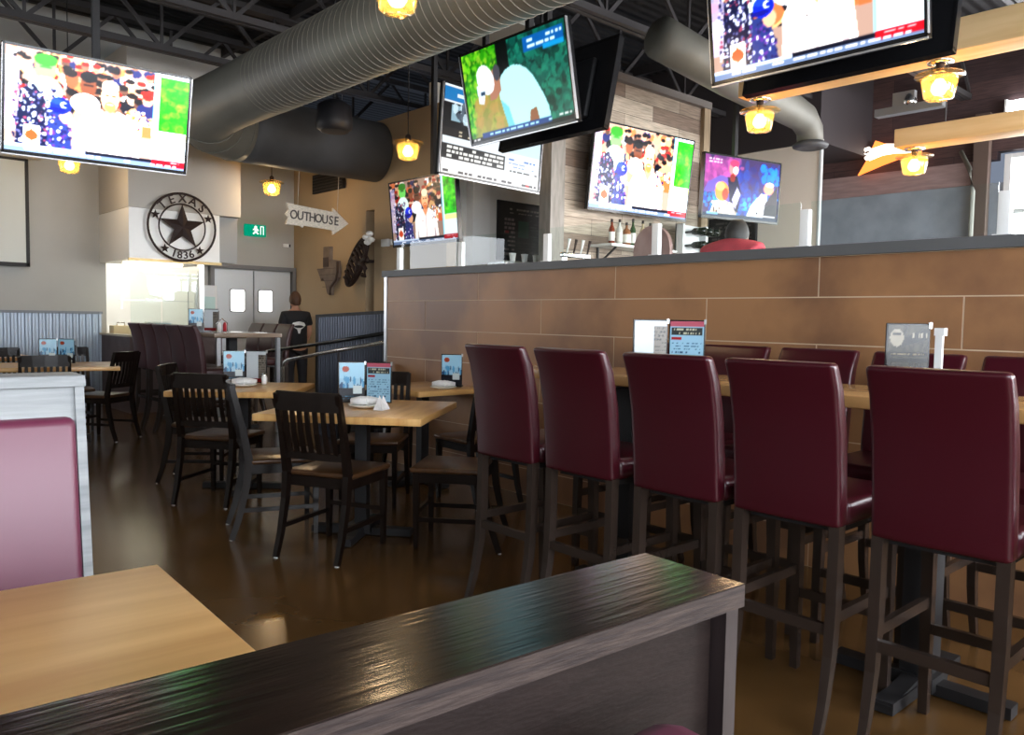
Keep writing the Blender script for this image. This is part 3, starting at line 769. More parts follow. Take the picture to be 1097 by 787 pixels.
# grey ceiling panel and speaker
o = tag(MB().box(5.38, 5.80, 6.12, 6.90, 4.24, 4.3).build('ceiling_panel', mat('grey_panel', (.22, .22, .20), .6)), 'flat grey ceiling panel above the golf television', 'ceiling panel')
o = thing('hanging_speaker', (4.58, 8.0, 3.3), 0, 'black hanging speaker can beside the duct', 'speaker')
MB().lathe([(0, 0), (.14, 0), (.19, .03), (.2, .1), (.18, .28), (.1, .33), (0, .33)], seg=24).build('body', M['cyl_black'], o)
MB().lathe([(0, -.006), (.12, -.006), (.15, -.002)], seg=24).build('grille', M['steel_dark'], o)
MB().beam((0, 0, .33), (0, 0, 1.9), .02, .02).build('rod', M['black'], o)
o = thing('track_spotlight', (2.6, 5.1, 3.98), 0, 'grey spotlight housing high over the duct', 'spotlight')
MB().lathe([(0, 0), (.11, 0), (.13, .05), (.12, .22), (.06, .27), (0, .27)], seg=20).build('housing', mat('spot_grey', (.3, .32, .33), .4), o)
MB().beam((0, 0, .27), (0, 0, .36), .02, .02).build('stem', M['black'], o)

# pine beams
for nm, x0, x1, y1, z0, z1, lb in (('a', 6.0, 6.28, 3.84, 3.16, 3.38, 'pale pine beam nearer the televisions, over the bar'), ('b', 7.9, 8.18, 3.34, 2.97, 3.14, 'pale pine beam further back, beneath the silver track')):
    o = thing('ceiling_beam', ((x0 + x1) / 2, y1, z0), 0, lb, 'beam', 'pine beams hanging over the bar')
    hw = (x1 - x0) / 2
    MB().box(-hw, hw, -6, 0, 0, z1 - z0, b=.008).build('timber', M['beam_wood'], o)
    for yy in (-.4, -3.0): MB().beam((0, yy, z1 - z0 - .01), (0, yy, 4.32 - z0), .012, .012).build('hanger_rod', M['steel_dark'], o)
b = MB().box(-.05, .05, -.36, .26, 0, .07).box(-.03, .03, -.1, .1, .07, .2)
o = thing('track_light', (8.0, 3.3, 3.30), R(0), 'silver track fixture above the further pine beam', 'track light')
b.build('rail', M['steel'], o)
for yy in (-.3, -.05): MB().lathe([(0, 0), (.05, .01), (.06, .06), (.04, .12), (0, .13)], (0, yy, .05), 14).build('lamp_head', M['chrome'], o)

# ------------------------------------------------------------------ pendants
def pendant(loc, rod, label, on_beam=False):
    t = thing('pendant_lamp', loc, 0, label, 'pendant lamp', 'warm jar pendants')
    MB().lathe([(.018, .20), (.155, .165), (.165, .158), (.165, .152), (.02, .172)], seg=28).build('shade_disc', M['shade_glass'], t)
    MB().lathe([(.07, .16), (.112, .145), (.122, .11), (.098, .0), (.085, -.012), (0, -.014), (0, -.008), (.08, -.006), (.091, .005), (.114, .11), (.104, .138), (.065, .15)], seg=28).build('glass_jar', M['shade_glass'], t)
    MB().lathe([(0, .015), (.035, .025), (.055, .055), (.05, .09), (.025, .13), (0, .13)], seg=20).build('bulb', M['bulb'], t)
    MB().lathe([(0, .13), (.022, .13), (.03, .17), (.03, .23), (.012, .25), (0, .25)], seg=16).build('socket', M['iron'], t)
    if on_beam:
        MB().lathe([(.012, .24), (.012, rod - .03), (.085, rod - .02), (.09, rod), (0, rod)], seg=20).build('canopy', M['chrome'], t)
    else:
        MB().tube([(0, 0, .24), (0, 0, rod)], .006, 6).build('cord', M['black'], t)
    l = bpy.data.lights.new('lamp_glow', 'POINT'); l.energy = LAMP_W; l.color = (1.0, .74, .45); l.shadow_soft_size = .05
    lo = bpy.data.objects.new('lamp_glow', l); C.objects.link(lo); lo.parent = t; lo.location = (0, 0, -.06)
    return t
pendant((2.60, 10.7, 2.93), 2.265, 'lit jar pendant below the large left television')
pendant((5.05, 10.5, 2.93), 2.265, 'lit jar pendant in front of the kitchen doors and exit sign')
pendant((4.90, 7.05, 2.93), 2.265, 'lit jar pendant left of the two stacked televisions')
pendant((2.54, 3.77, 2.945), 2.25, 'lit jar pendant at the top edge of the picture')
pendant((6.15, 3.72, 2.90), .26, 'lit jar fitting under the left end of the nearer pine beam', True)
pendant((6.15, 2.30, 2.90), .26, 'lit jar fitting further along the nearer pine beam, right side', True)
pendant((8.04, 3.20, 2.73), .24, 'lit jar fitting under the end of the further pine beam', True)

# ------------------------------------------------------------------ televisions
def tv(pos, yaw, tilt, cv, strength, label, w_=1.23, h_=.71, name='television', ztop=5.2, silver=True, back=False, arm=None):
    t = thing(name, pos, R(yaw), label, 'television', 'flat televisions over the dining room')
    X = Matrix.Rotation(R(tilt), 4, 'X')
    a, c = w_ / 2, h_ / 2
    MB(X).box(-a - .012, -a + .004, -.02, .035, -c - .012, c + .012).box(a - .004, a + .012, -.02, .035, -c - .012, c + .012).box(-a - .012, a + .012, -.02, .035, c - .004, c + .012).box(-a - .012, a + .012, -.02, .035, -c - .022, -c + .004).build('bezel', M['tv_black'], t)
    MB(X).box(-a, a, -.012, .03, -c, c).build('panel', M['tv_black'], t)
    MB(X).box(-a * .7, a * .7, .03, .075, -c * .75, c * .6, b=.015).build('back_housing', M['tv_back'], t)
    if silver: MB(X).box(-a - .014, a + .014, -.024, -.012, -c - .026, -c - .018).box(-a - .016, -a - .012, -.024, .0, -c, c).box(a + .012, a + .016, -.024, .0, -c, c).build('silver_edge', M['tv_silver'], t)
    if cv is not None:
        picture('screen', cv, lambda u, v: X @ Vector((-a + .006 + u * (w_ - .012), -.014, -c + .006 + v * (h_ - .012))), attr_mat('screen_picture', strength), t)
    if arm:
        MB().box(-.12, .12, .07, arm, -.05, .05).build('wall_mount', M['black'], t)
    else:
        b = MB().box(-.15, .15, .07, .11, -.15, .2).beam((0, .13, .0), (0, .13, ztop - pos[2]), .05, .05)
        b.build('mount_pole', M['black'], t)
    return t
tv((1.806, 6.542, 2.751), 357.2, 13.1, pic_studio(3, 1.1), 1.5, 'large overexposed television at the left showing a studio crowd and blue cap')
tv((4.311, 4.748, 3.097), 268.3, 11.4, pic_golf(), 1.25, 'television showing a golfer in white cap against green trees')
tv((5.29, 6.14, 3.04), 5.6, 4.2, pic_stats(), 1.0, 'television showing a white results page, partly behind the golf television', 1.41, .816)
tv((5.335, 7.367, 2.466), 269.7, 5.8, pic_studio(4, 0), 1.0, 'television with a man in a pink shirt, hanging low before the tan wall', silver=False)
tv((7.65, 6.16, 3.04), 355.5, 6.2, pic_studio(6, .7), 1.5, 'television on the plank wall above the bottle shelf', 1.67, .965, silver=False, arm=.30)
tv((8.556, 5.385, 2.875), 347.3, 2.4, pic_concert(), 2.4, 'television showing singers on a purple and blue stage', silver=False)
tv((4.252, 2.298, 3.097), 270.3, 8.5, pic_studio(8, .35), 1.4, 'big television cut by the top of the picture, nearest the pine beam')
tv((4.78, 4.748, 3.10), 88.3, 12.0, None, 0, 'black television hanging back to back with the golf television', silver=False)
tv((4.72, 2.298, 3.10), 90.3, 10.0, None, 0, 'black television hanging behind the big upper right television', silver=False)

# ------------------------------------------------------------------ wall things
# texas star sign
st = thing('star_sign', (3.90, 10.66, 2.39), 0, 'round rusty metal star sign lettered TEXAS 1836 on the hood', 'wall sign')
ro, ri = .43, .295
def ring(r, t=.014): return [(r * math.cos(2 * PI * k / 48), 0, r * math.sin(2 * PI * k / 48)) for k in range(48)]
MB().tube(ring(ro), .015, 8, closed=True, up=(0, 1, 0)).build('outer_ring', M['iron'], st)
MB().tube(ring(ri), .010, 8, closed=True, up=(0, 1, 0)).build('inner_ring', M['iron'], st)
def star(cx, cz, r, rin, depth, rot=0):
    b = MB(); P = []
    for k in range(10):
        a = PI / 2 + rot + k * PI / 5; q = r if k % 2 == 0 else rin
        P.append((cx + q * math.cos(a), 0, cz + q * math.sin(a)))
    vs = P + [(cx, -depth, cz), (cx, .004, cz)]
    fs = [(k, (k + 1) % 10, 10) for k in range(10)] + [((k + 1) % 10, k, 11) for k in range(10)]
    return b.add(vs, fs)
star(0, 0, .30, .115, .035).build('star', M['iron'], st)
for a in (158, 22, 232, 308):
    star(.362 * math.cos(R(a)), .362 * math.sin(R(a)), .062, .026, .015).build('small_star', M['iron'], st)
for ch, a in zip('TEXAS', (134, 112, 90, 68, 46)):
    r_ = .362; ca, sa = math.cos(R(a - 90)), math.sin(R(a - 90)); cx_, cz_ = r_ * math.cos(R(a)), r_ * math.sin(R(a))
    text_mb(ch, .155, lambda u, v, d, ca=ca, sa=sa, cx_=cx_, cz_=cz_: (cx_ + u * ca - v * sa, -d, cz_ + u * sa + v * ca), .012).build('letter', M['iron'], st)
for ch, a in zip('1836', (252, 264, 276, 288)):
    r_ = .362; ca, sa = math.cos(R(a + 90)), math.sin(R(a + 90)); cx_, cz_ = r_ * math.cos(R(a)), r_ * math.sin(R(a))
    text_mb(ch, .135, lambda u, v, d, ca=ca, sa=sa, cx_=cx_, cz_=cz_: (cx_ + u * ca - v * sa, -d, cz_ + u * sa + v * ca), .012).build('letter', M['iron'], st)
# exit sign
e = thing('exit_sign', (5.47, 11.96, 2.57), 0, 'green running man exit sign over the kitchen doors', 'exit sign')
MB().box(-.17, .17, -.04, .0, -.09, .09, b=.006).build('housing', M['green'], e)
b = MB().prism([(-.02, .06), (.0, .075), (.02, .06), (.02, .035), (-.02, .035)], lambda u, v, d: (u, -d, v), .041, .046)
b.prism([(-.03, .03), (.03, .03), (.05, .0), (.04, -.01), (.015, .01), (.02, -.02), (.05, -.05), (.035, -.06), (0, -.03), (-.03, -.06), (-.05, -.05), (-.015, -.015), (-.02, .01), (-.05, .0)], lambda u, v, d: (u, -d, v), .041, .046)
b.box(.075, .085, -.046, -.041, -.06, .07).box(.075, .13, -.046, -.041, .06, .07).box(.12, .13, -.046, -.041, -.06, .07)
b.build('pictogram', M['exit_white'], e)
o = thing('thermostat', (6.0, 11.97, 2.38), 0, 'tiny white wall sensor right of the kitchen doors', 'sensor')
MB().box(-.06, .04, -.02, .0, -.025, .025, b=.004).build('body', M['white'], o); MB().box(.04, .06, -.03, -.005, -.02, .02).build('lens', M['black'], o)
# outhouse arrow sign (hangs facing the dining room)
og = thing('outhouse_sign', (5.49, 10.02, 2.60), R(0), 'weathered hanging arrow board reading OUTHOUSE', 'sign')
P = [(-.47, .15), (-.30, .14), (.22, .125), (.22, .18), (.48, -.005), (.24, -.19), (.22, -.125), (-.20, -.12), (-.22, -.15), (-.26, -.13), (-.47, -.135), (-.43, -.04), (-.48, .0), (-.43, .06)]
sg = MB().prism(P, lambda u, v, d: (u, d, v), 0, .03).build('board', M['sign_wood'], og)
x_ = -.36
for ch, w_ in zip('OUTHOUSE', (.10, .095, .085, .095, .10, .095, .085, .08)):
    text_mb(ch, .17, lambda u, v, d, x_=x_: (u * .82 + x_, -d, v), .008).build('letter', M['sign_text'], og); x_ += w_ * .98
og.rotation_euler[1] = R(2.5)
for xx in (-.3, .3): MB().tube([(xx, .015, .1), (xx, .015, 1.75)], .004, 5).build('chain', mat('pale_wire', (.5, .47, .42), .5), og)
# texas map on tan wall
tm = thing('texas_map', (6.13, 10.84, 1.95), R(-90), 'wooden Texas shaped plank art on the tan wall', 'wall art')
P = [(-.10, .36), (.07, .36), (.07, .12), (.16, .16), (.30, .14), (.32, -.02), (.30, -.10), (.12, -.24), (.10, -.36), (.02, -.34), (-.05, -.18), (-.12, -.10), (-.17, -.14), (-.22, -.06), (-.30, .04), (-.10, .04)]
MB().prism(P, lambda u, v, d: (u, -d, v), -.02, .045).build('board', M['map_wood'], tm)
MB().box(-.09, .06, -.055, -.045, .06, .2).build('dark_plank', M['map_dark'], tm)
MB().tube([(.32, -.05, .12), (.33, -.05, -.03), (.28, -.05, -.13), (.12, -.05, -.25), (.11, -.05, -.36)], .02, 6).build('rope_edge', M['map_dark'], tm)
b = MB()
for k in range(4): b.box(-.27 + .05 * k, .29 - .05 * k, -.049, -.045, .03 - .09 * k, .036 - .09 * k)
b.build('plank_gap', M['map_dark'], tm)
# black iron bull art (seen side on), leaning out from the wall
ba = thing('iron_bull_art', (6.05, 9.72, 2.05), R(-90), 'black wrought iron wall ornament with white flowers on top', 'wall art')
b = MB()
def orn(cx_, cz_, a_, c_, ang, n=28, y=-.06): return [(cx_ + a_ * math.cos(t_) * math.cos(ang) - c_ * math.sin(t_) * math.sin(ang), y - .03 * math.cos(t_), cz_ + a_ * math.cos(t_) * math.sin(ang) + c_ * math.sin(t_) * math.cos(ang)) for t_ in [2 * PI * k / n for k in range(n)]]
b.tube(orn(-.12, -.02, .42, .15, R(44)), .028, 8, closed=True, up=(0, 1, 0))
b.tube(orn(-.22, -.12, .20, .10, R(44)), .03, 8, closed=True, up=(0, 1, 0))
b.tube(orn(.0, .10, .18, .09, R(44)), .03, 8, closed=True, up=(0, 1, 0))
for k in range(9):
    q = -.36 + k * .085; cc, ss = math.cos(R(44)), math.sin(R(44)); hh = .14 * math.sqrt(max(.05, 1 - (q / .42) ** 2))
    b.tube([(-.12 + q * cc + hh * ss, -.07, -.02 + q * ss - hh * cc), (-.12 + (q + .05) * cc, -.10, -.02 + (q + .05) * ss), (-.12 + q * cc - hh * ss, -.07, -.02 + q * ss + hh * cc)], .024, 6, up=(0, 1, 0))
b.beam((0, -.06, 0), (0, .14, 0), .04, .04)
b.build('scroll_body', M['iron'], ba)
MB().tube([(-.02, -.08, -.04), (.1, -.1, -.05), (.17, -.1, -.12), (.15, -.1, -.22), (.09, -.1, -.2)], .032, 8).tube([(.05, -.08, -.0), (.2, -.1, .03), (.24, -.1, -.03)], .03, 8).build('tail_scroll', M['iron'], ba)
b = MB()
for dx, dz in ((.22, .30), (.31, .34), (.34, .26), (.26, .23)): b.lathe([(0, -.04), (.045, -.02), (.055, .01), (.03, .035), (0, .04)], (dx, -.12, dz), 10)
b.build('flower', M['white'], ba)
o = thing('wall_sensor', (6.14, 9.3, 2.28), R(-90), 'white sensor box beside the iron ornament', 'sensor')
MB().box(-.09, .07, -.05, 0, -.05, .05, b=.01).build('body', M['white'], o); MB().box(.09, .16, -.04, 0, -.035, .035, b=.008).build('lens', M['plastic_white'], o)
# louver
o = thing('wall_louver', (6.13, 10.85, 3.27), R(-90), 'dark louvred vent high on the tan wall', 'vent')
MB().box(-.46, .46, -.03, 0, -.14, .14).build('frame', M['black'], o)
b = MB()
for k in range(6): b.box(-.43, .43, -.045, -.03, -.12 + k * .045, -.105 + k * .045)
b.build('louvers', M['steel_dark'], o)
# chalkboard
o = thing('chalkboard', (7.95, 8.46, 2.52), 0, 'black menu chalkboard between the plank wall and pale pilaster', 'chalkboard')
MB().box(-.56, .56, 0, .03, -.42, .40).build('frame', M['black'], o)
cv = Canvas(90, 66, (.012, .012, .012), 3)
cv.lines(2, .12, .8, .80, .93, (.5, .48, .45), .4); cv.lines(9, .08, .28, .04, .75, (.45, .4, .4), .5, .8); cv.rect(.33, .52, .40, .70, (.02, .25, .19)); cv.rect(.10, .16, .45, .5, (.5, .05, .1)); cv.lines(7, .55, .95, .35, .75, (.22, .22, .22), .3); cv.lines(5, .33, .9, .05, .33, (.16, .15, .15), .5)
picture('board', cv, lambda u, v: (-.53 + u * 1.06, -.004, -.39 + v * .76), attr_mat('chalk_print'), o)
o = thing('chalkboard', (10.48, 6.72, 2.55), R(-90), 'dark framed board on the pale wall behind the man in red', 'chalkboard')
MB().box(-.40, .40, -.03, .02, -.28, .28).build('frame', M['black'], o)
cv = Canvas(50, 36, (.10, .10, .10), 8); cv.lines(8, .05, .95, .05, .95, (.35, .33, .32), .4, .6)
picture('board', cv, lambda u, v: (-.37 + u * .74, -.034, -.25 + v * .5), attr_mat('board_print'), o)
# neon sign
ns = thing('neon_sign', (11.9, 5.05, 3.74), R(-90), 'glowing orange arrow shaped neon sign with white script', 'neon sign')
P = [(-.22, .21), (.05, .09), (.42, -.02), (.40, -.16), (.10, -.10), (-.10, -.15), (-.46, -.26), (-.34, -.06)]
MB().prism(P, lambda u, v, d: (u, -d, v), .02, .06).build('arrow_plate', M['neon_o'], ns)
b = MB().tube([(-.36, -.09, .02), (-.40, -.09, .08), (-.30, -.09, .10), (-.22, -.09, .05), (-.28, -.09, -.01), (-.34, -.09, -.04)], .03, 8).tube([(-.3, -.09, -.02), (-.1, -.09, .05), (.1, -.09, .04), (.34, -.09, -.03)], [.06, .075, .06, .02], 8).tube([(-.25, -.09, .06), (-.05, -.09, .10), (.08, -.09, .08)], .035, 8)
b.build('script_tube', M['neon_w'], ns)
MB().box(-.2, .3, -.02, .0, -.08, .06).build('backing', M['black'], ns)
# conduit by the column
o = tag(MB().tube([(11.6, 3.86, .49), (11.6, 3.86, 3.05), (11.62, 3.92, 3.35), (11.66, 4.05, 3.6)], .03, 8).build('conduit_pipe', M['duct']), 'white curved conduit pipe beside the bright garage window', 'pipe')

# glass guard on the ledge: one clamped glass balustrade
gb = thing('glass_balustrade', (TX + .08, 3.4, 1.685), 0, 'low clear glass balustrade with white clamp posts on the grey ledge', 'balustrade')
ys = [5.98, 5.11, 4.13, 3.16, 2.17, 1.22, .25]
for k, y in enumerate(ys):
    y -= 3.4
    MB().box(-.018, .018, y - .026, y + .026, 0, .205, b=.004).box(-.03, .03, y - .04, y + .04, 0, .012).build('clamp_post', M['post'], gb)
    if k < 6: MB().box(-.004, .004, ys[k + 1] - 3.4 + .03, y - .03, .015, .245).build('glass_pane', M['glass'], gb)

# ------------------------------------------------------------------ bar shelf, bottles, rack, chair back
sh = thing('bottle_shelf', (7.75, 6.30, 2.16), 0, 'thin white bracket shelf on the plank wall under the television', 'shelf')
MB().box(-.62, .62, -.14, .19, -.015, .015).build('board', M['white'], sh)
for xx in (-.5, .35): MB().beam((xx, .18, -.22), (xx, -.10, -.02), .02, .02).beam((xx, .18, -.25), (xx, .18, -.01), .02, .02).build('bracket', M['steel_dark'], sh)
o = MB().box(6.9, 9.1, 5.9, 6.3, 1.70, 1.74).build('back_counter', M['steel']); tag(o, 'low stainless back counter below the bottle shelf', 'counter')
MB().box(6.95, 9.05, 5.95, 6.49, .5, 1.70).build('cabinet', M['wood_dark'], o)
random.seed(4)
bcol = [(.22, .04, .015), (.65, .65, .6), (.30, .12, .05), (.04, .08, .03), (.55, .45, .28), (.36, .025, .02), (.7, .72, .72), (.45, .40, .30)]
bn = ['amber', 'pale', 'wide brown', 'dark green', 'straw', 'red', 'whitish', 'tan']
for k in range(8):
    h_ = random.uniform(.27, .34); r_ = .036 if k != 2 else .05
    t = thing('liquor_bottle', (7.22 + k * .145, 6.27 + random.uniform(-.03, .03), 2.175), 0, '%s bottle on the white shelf, %s' % (bn[k], ['leftmost', 'second from left', 'third from left', 'fourth from left', 'fourth from right', 'third from right', 'second from right', 'rightmost'][k]), 'bottle', 'bottles on the bar shelf')
    MB().lathe([(0, 0), (r_, 0), (r_, h_ * .58), (r_ * .8, h_ * .66), (.014, h_ * .76), (.013, h_ * .93), (0, h_ * .93)], seg=14).build('glass_body', mat('bottle_glass_%d' % k, bcol[k], .1, spec=.8), t)
    MB().lathe([(r_ + .001, h_ * .12), (r_ + .001, h_ * .48)], seg=14).build('label', M['label'], t)
    MB().lathe([(.016, h_ * .88), (.016, h_), (0, h_)], seg=10).build('cap', M['cork'], t)
# wine glass rack
rk = thing('glass_rack', (8.74, 6.2, 2.20), 0, 'white rack holding dark upturned bottles right of the bottle shelf', 'rack')
MB().box(-.28, -.24, -.06, .06, -.3, .32).box(.22, .26, -.06, .06, -.3, .32).box(-.28, .26, -.06, .06, -.32, -.28).box(-.28, .26, .04, .06, -.3, .32).build('frame', M['wineglassrack'], rk)
for j in range(3):
    for i in range(3):
        b = MB().tube([(-.15 + i * .15, -.30, -.12 + j * .17), (-.15 + i * .15, -.14, -.12 + j * .17), (-.15 + i * .15, -.10, -.12 + j * .17), (-.15 + i * .15, .0, -.12 + j * .17)], [.045, .045, .02, .015], 10, up=(0, 0, 1))
        o = b.build('wine_bottle', mat('dark_bottle', (.01, .015, .01), .15)); o.location = (8.74, 6.2, 2.20)
        tag(o, 'dark bottle lying in the white rack, %s row, %s' % (['bottom', 'middle', 'top'][j], ['left', 'centre', 'right'][i]), 'bottle', 'dark bottles in the rack')
# tap tower
o = thing('tap_tower', (5.95, 5.62, .5), 0, 'slim chrome beer tap tower rising before the left of the plank wall', 'tap tower')
MB().box(-.25, .25, -.12, .12, 0, 1.2).build('cabinet', M['wood_dark'], o)
MB().box(-.2, .2, -.03, .03, 1.40, 1.45, b=.01).box(-.17, -.14, -.02, .02, 1.2, 1.42).box(.14, .17, -.02, .02, 1.2, 1.42).build('bar', M['chrome'], o)
for k in range(4):
    x = -.15 + k * .1
    MB().tube([(x, -.02, 1.44), (x, -.04, 1.50), (x, -.06, 1.58)], [.008, .010, .016], 8).build('tap_lever', M['iron'] if k % 2 else M['white'], o)
# cups and till on the bar in front of the chalkboard
for k in range(6):
    o = thing('paper_cup', (6.35 + k * .19, 7.0, 1.93), 0, 'white cup on the service counter before the chalkboard, %s' % ['leftmost', 'second from left', 'third from left', 'third from right', 'second from right', 'rightmost'][k], 'cup', 'white cups on the service counter')
    MB().lathe([(0, 0), (.03, 0), (.042, .11), (.038, .11)], seg=12).build('body', M['white'], o); MB().lathe([(.044, .105), (.044, .115), (0, .12)], seg=12).build('lid', M['plastic_white'], o)
o = MB().box(6.1, 7.5, 6.85, 7.15, 0, 1.93).build('service_counter', M['steel']); tag(o, 'grey service counter carrying the white cups', 'counter')

# bar chair with pinkish rounded back
bc = thing('bar_chair', (5.62, 4.25, .5), R(-90), 'bar chair with pinkish rounded wooden back rising above the ledge', 'chair')
P = [(-.19, 1.0)] + [(.19 * math.cos(PI - k * PI / 12), 1.38 + .20 * math.sin(PI - k * PI / 12)) for k in range(13)] + [(.19, 1.0)]
MB().prism(P, lambda u, v, d: (u, -.2 + d, v), 0, .04).build('backrest', M['pinkwood'], bc)
MB().box(-.21, .21, -.2, .22, .76, .81, b=.012).build('seat', M['wood_dark'], bc)
for sx in (-.18, .18):
    for sy in (-.17, .19): MB().beam((sx, sy, 0), (sx, sy, .77), .035, .035).build('leg', M['wood_dark'], bc)
MB().box(-.17, -.14, -.19, -.17, .8, 1.05).box(.14, .17, -.19, -.17, .8, 1.05).build('back_upright', M['wood_dark'], bc)
bs = thing('bar_stool', (5.62, 3.62, .5), R(-90), 'dark bar stool under the man in the red shirt', 'stool')
MB().lathe([(0, .72), (.18, .72), (.2, .75), (.18, .79), (0, .8)], seg=24).build('seat', M['wood_dark'], bs)
for a in (45, 135, 225, 315): MB().beam((.22 * math.cos(R(a)), .22 * math.sin(R(a)), 0), (.14 * math.cos(R(a)), .14 * math.sin(R(a)), .73), .03, .03).build('leg', M['wood_dark'], bs)
o = MB().box(6.15, 6.65, -2, 5.2, 1.50, 1.56).build('bar_counter', M['wood_dark']); tag(o, 'dark long bar counter the man in red sits at', 'counter')
MB().box(6.35, 6.6, -2, 5.2, .5, 1.50).build('front_panel', M['wood_dark'], o)

# ------------------------------------------------------------------ people
# hands: palm plus five fingers appended to a skin skeleton
def hand(nodes, edges, wrist, d, side, sc=1.0, curl=.5):
    """wrist: index; d: pointing dir; side: palm width dir"""
    p = Vector(nodes[wrist][0]); d = Vector(d).normalized(); s_ = Vector(side).normalized(); n_ = d.cross(s_).normalized()
    pi_ = len(nodes); nodes.append(((p + d * .05 * sc)[:], (.030 * sc, .016 * sc))); edges.append((wrist, pi_))
    for k, L in enumerate((.068, .078, .072, .056)):
        o = (k - 1.5) * .019 * sc
        b0 = len(nodes); nodes.append(((p + d * .088 * sc + s_ * o)[:], .009 * sc)); edges.append((pi_, b0))
        nodes.append(((p + d * (.088 + L * .5) * sc + s_ * o + n_ * curl * .012)[:], .0085 * sc)); edges.append((b0, b0 + 1))
        nodes.append(((p + d * (.088 + L * .85) * sc + s_ * o + n_ * curl * .038)[:], .0075 * sc)); edges.append((b0 + 1, b0 + 2))
    t0 = len(nodes); nodes.append(((p + d * .045 * sc - s_ * .036 * sc)[:], .011 * sc)); edges.append((pi_, t0))
    nodes.append(((p + d * .08 * sc - s_ * .052 * sc + n_ * curl * .02)[:], .009 * sc)); edges.append((t0, t0 + 1))

def head_mesh(name, c, yaw, m, parent, s=1.0):
    """head with brow, nose, mouth, chin and ears; faces +Y before yaw"""
    b = MB(); n1, n2 = 20, 16; vs = []
    for j in range(n2 + 1):
        th = PI * j / n2
        for i in range(n1):
            ph = 2 * PI * i / n1
            x = .072 * math.sin(th) * math.cos(ph); y = .092 * math.sin(th) * math.sin(ph); z = .115 * math.cos(th)
            if z < 0: x *= 1 - .35 * (z / .115) ** 2; y = y * (1 - .12 * (z / .115) ** 2) + (.012 * -z / .115)
            f = max(0, math.sin(ph)) ** 8 * math.sin(th)
            if -.035 < z < .012: y += f * .022 * (1 - (z + .005) / .03 if z > -.005 else 1) * .8
            if abs(z - .02) < .012: y -= f * .006
            if abs(z + .055) < .01: y += f * .006
            vs.append((x, y, z))
    fs = [(j * n1 + i, j * n1 + (i + 1) % n1, (j + 1) * n1 + (i + 1) % n1, (j + 1) * n1 + i) for j in range(n2) for i in range(n1)]
    rot = Matrix.Rotation(yaw, 3, 'Z')
    f3 = lambda p: tuple(Vector(c) + rot @ (Vector(p) * s))
    b.add([f3(v) for v in vs], fs, 0, True)
    for sx in (-1, 1):
        P = [(0, -.03), (.014, -.012), (.018, .012), (.010, .03), (-.004, .028), (-.008, 0)]
        b.prism(P, lambda u, v, d, sx=sx: f3((sx * (.069 + d), -.005 - u, v - .005)), 0, .009)
    return b.build(name, m, parent)
def hair_mesh(c, yaw, m, parent, s=1.0, low=-.05, bald=0):
    b = MB(); n1, n2 = 24, 14; vs = []; rnd = random.Random(3)
    rot = Matrix.Rotation(yaw, 3, 'Z'); keep = []
    for j in range(n2 + 1):
        th = PI * .62 * j / n2 + (.42 if bald else 0) * (1 - j / n2)
        for i in range(n1):
            ph = 2 * PI * i / n1; back = max(0, -math.sin(ph)); front = max(0, math.sin(ph))
            t2 = th * (1 - .38 * front) * (1 + .16 * back); q = 1 + rnd.uniform(-.015, .015)
            vs.append(tuple(Vector(c) + rot @ (Vector((.081 * math.sin(t2) * math.cos(ph) * q, (.102 * math.sin(t2) * math.sin(ph) - .004) * q, .126 * math.cos(t2) * q)) * s)))
    fs = [(j * n1 + i, j * n1 + (i + 1) % n1, (j + 1) * n1 + (i + 1) % n1, (j + 1) * n1 + i) for j in range(n2) for i in range(n1)]
    o = b.add(vs, fs, 0, True).build('hair', m, parent)
    md = o.modifiers.new('t', 'SOLIDIFY'); md.thickness = .01; md.offset = -1
    return o

# standing person near the kitchen doors, seen from behind (faces +Y)
pr = thing('person', (5.46, 10.6, 0), R(-8), 'person in a black t-shirt with white longhorn print, standing back turned by the kitchen doors', 'person')
k_ = .93
def P3(x, y, z): return (x * k_, y * k_, z * k_)
N = [(P3(0, 0, .93), (.15, .105)), (P3(0, 0, 1.08), (.135, .10)), (P3(0, -.01, 1.25), (.165, .11)), (P3(0, 0, 1.38), (.13, .09)), (P3(0, .01, 1.46), .055), (P3(0, .02, 1.53), .055),
     (P3(-.17, 0, 1.37), .062), (P3(-.225, -.02, 1.13), .045), (P3(-.25, .03, .89), .030), (P3(.17, 0, 1.37), .062), (P3(.215, -.01, 1.13), .045), (P3(.19, .12, .93), .030),
     (P3(-.09, 0, .84), .09), (P3(-.10, .02, .48), .055), (P3(-.10, -.01, .08), .036), (P3(-.10, .13, .035), .034),
     (P3(.09, 0, .84), .09), (P3(.11, .01, .48), .055), (P3(.11, -.03, .08), .036), (P3(.12, .11, .035), .034)]
Ed = [(0, 1), (1, 2), (2, 3), (3, 4), (4, 5), (3, 6), (6, 7), (7, 8), (3, 9), (9, 10), (10, 11), (0, 12), (12, 13), (13, 14), (14, 15), (0, 16), (16, 17), (17, 18), (18, 19)]
hand(N, Ed, 8, (-.05, .1, -1), (0, 1, 0)); hand(N, Ed, 11, (-.1, .6, -.6), (0, .6, .6))
skin_body('body', N, Ed, M['skin'], pr)
head_mesh('head', P3(0, .03, 1.60), 0, M['skin'], pr)
hair_mesh(P3(0, .025, 1.61), 0, M['hair'], pr)
N = [(P3(0, 0, .82), (.20, .155)), (P3(0, 0, 1.08), (.17, .135)), (P3(0, -.01, 1.25), (.18, .122)), (P3(0, 0, 1.39), (.14, .10)), (P3(0, .01, 1.435), .07), (P3(-.17, 0, 1.375), .075), (P3(-.22, -.015, 1.20), .066), (P3(.17, 0, 1.375), .075), (P3(.21, -.01, 1.20), .066)]
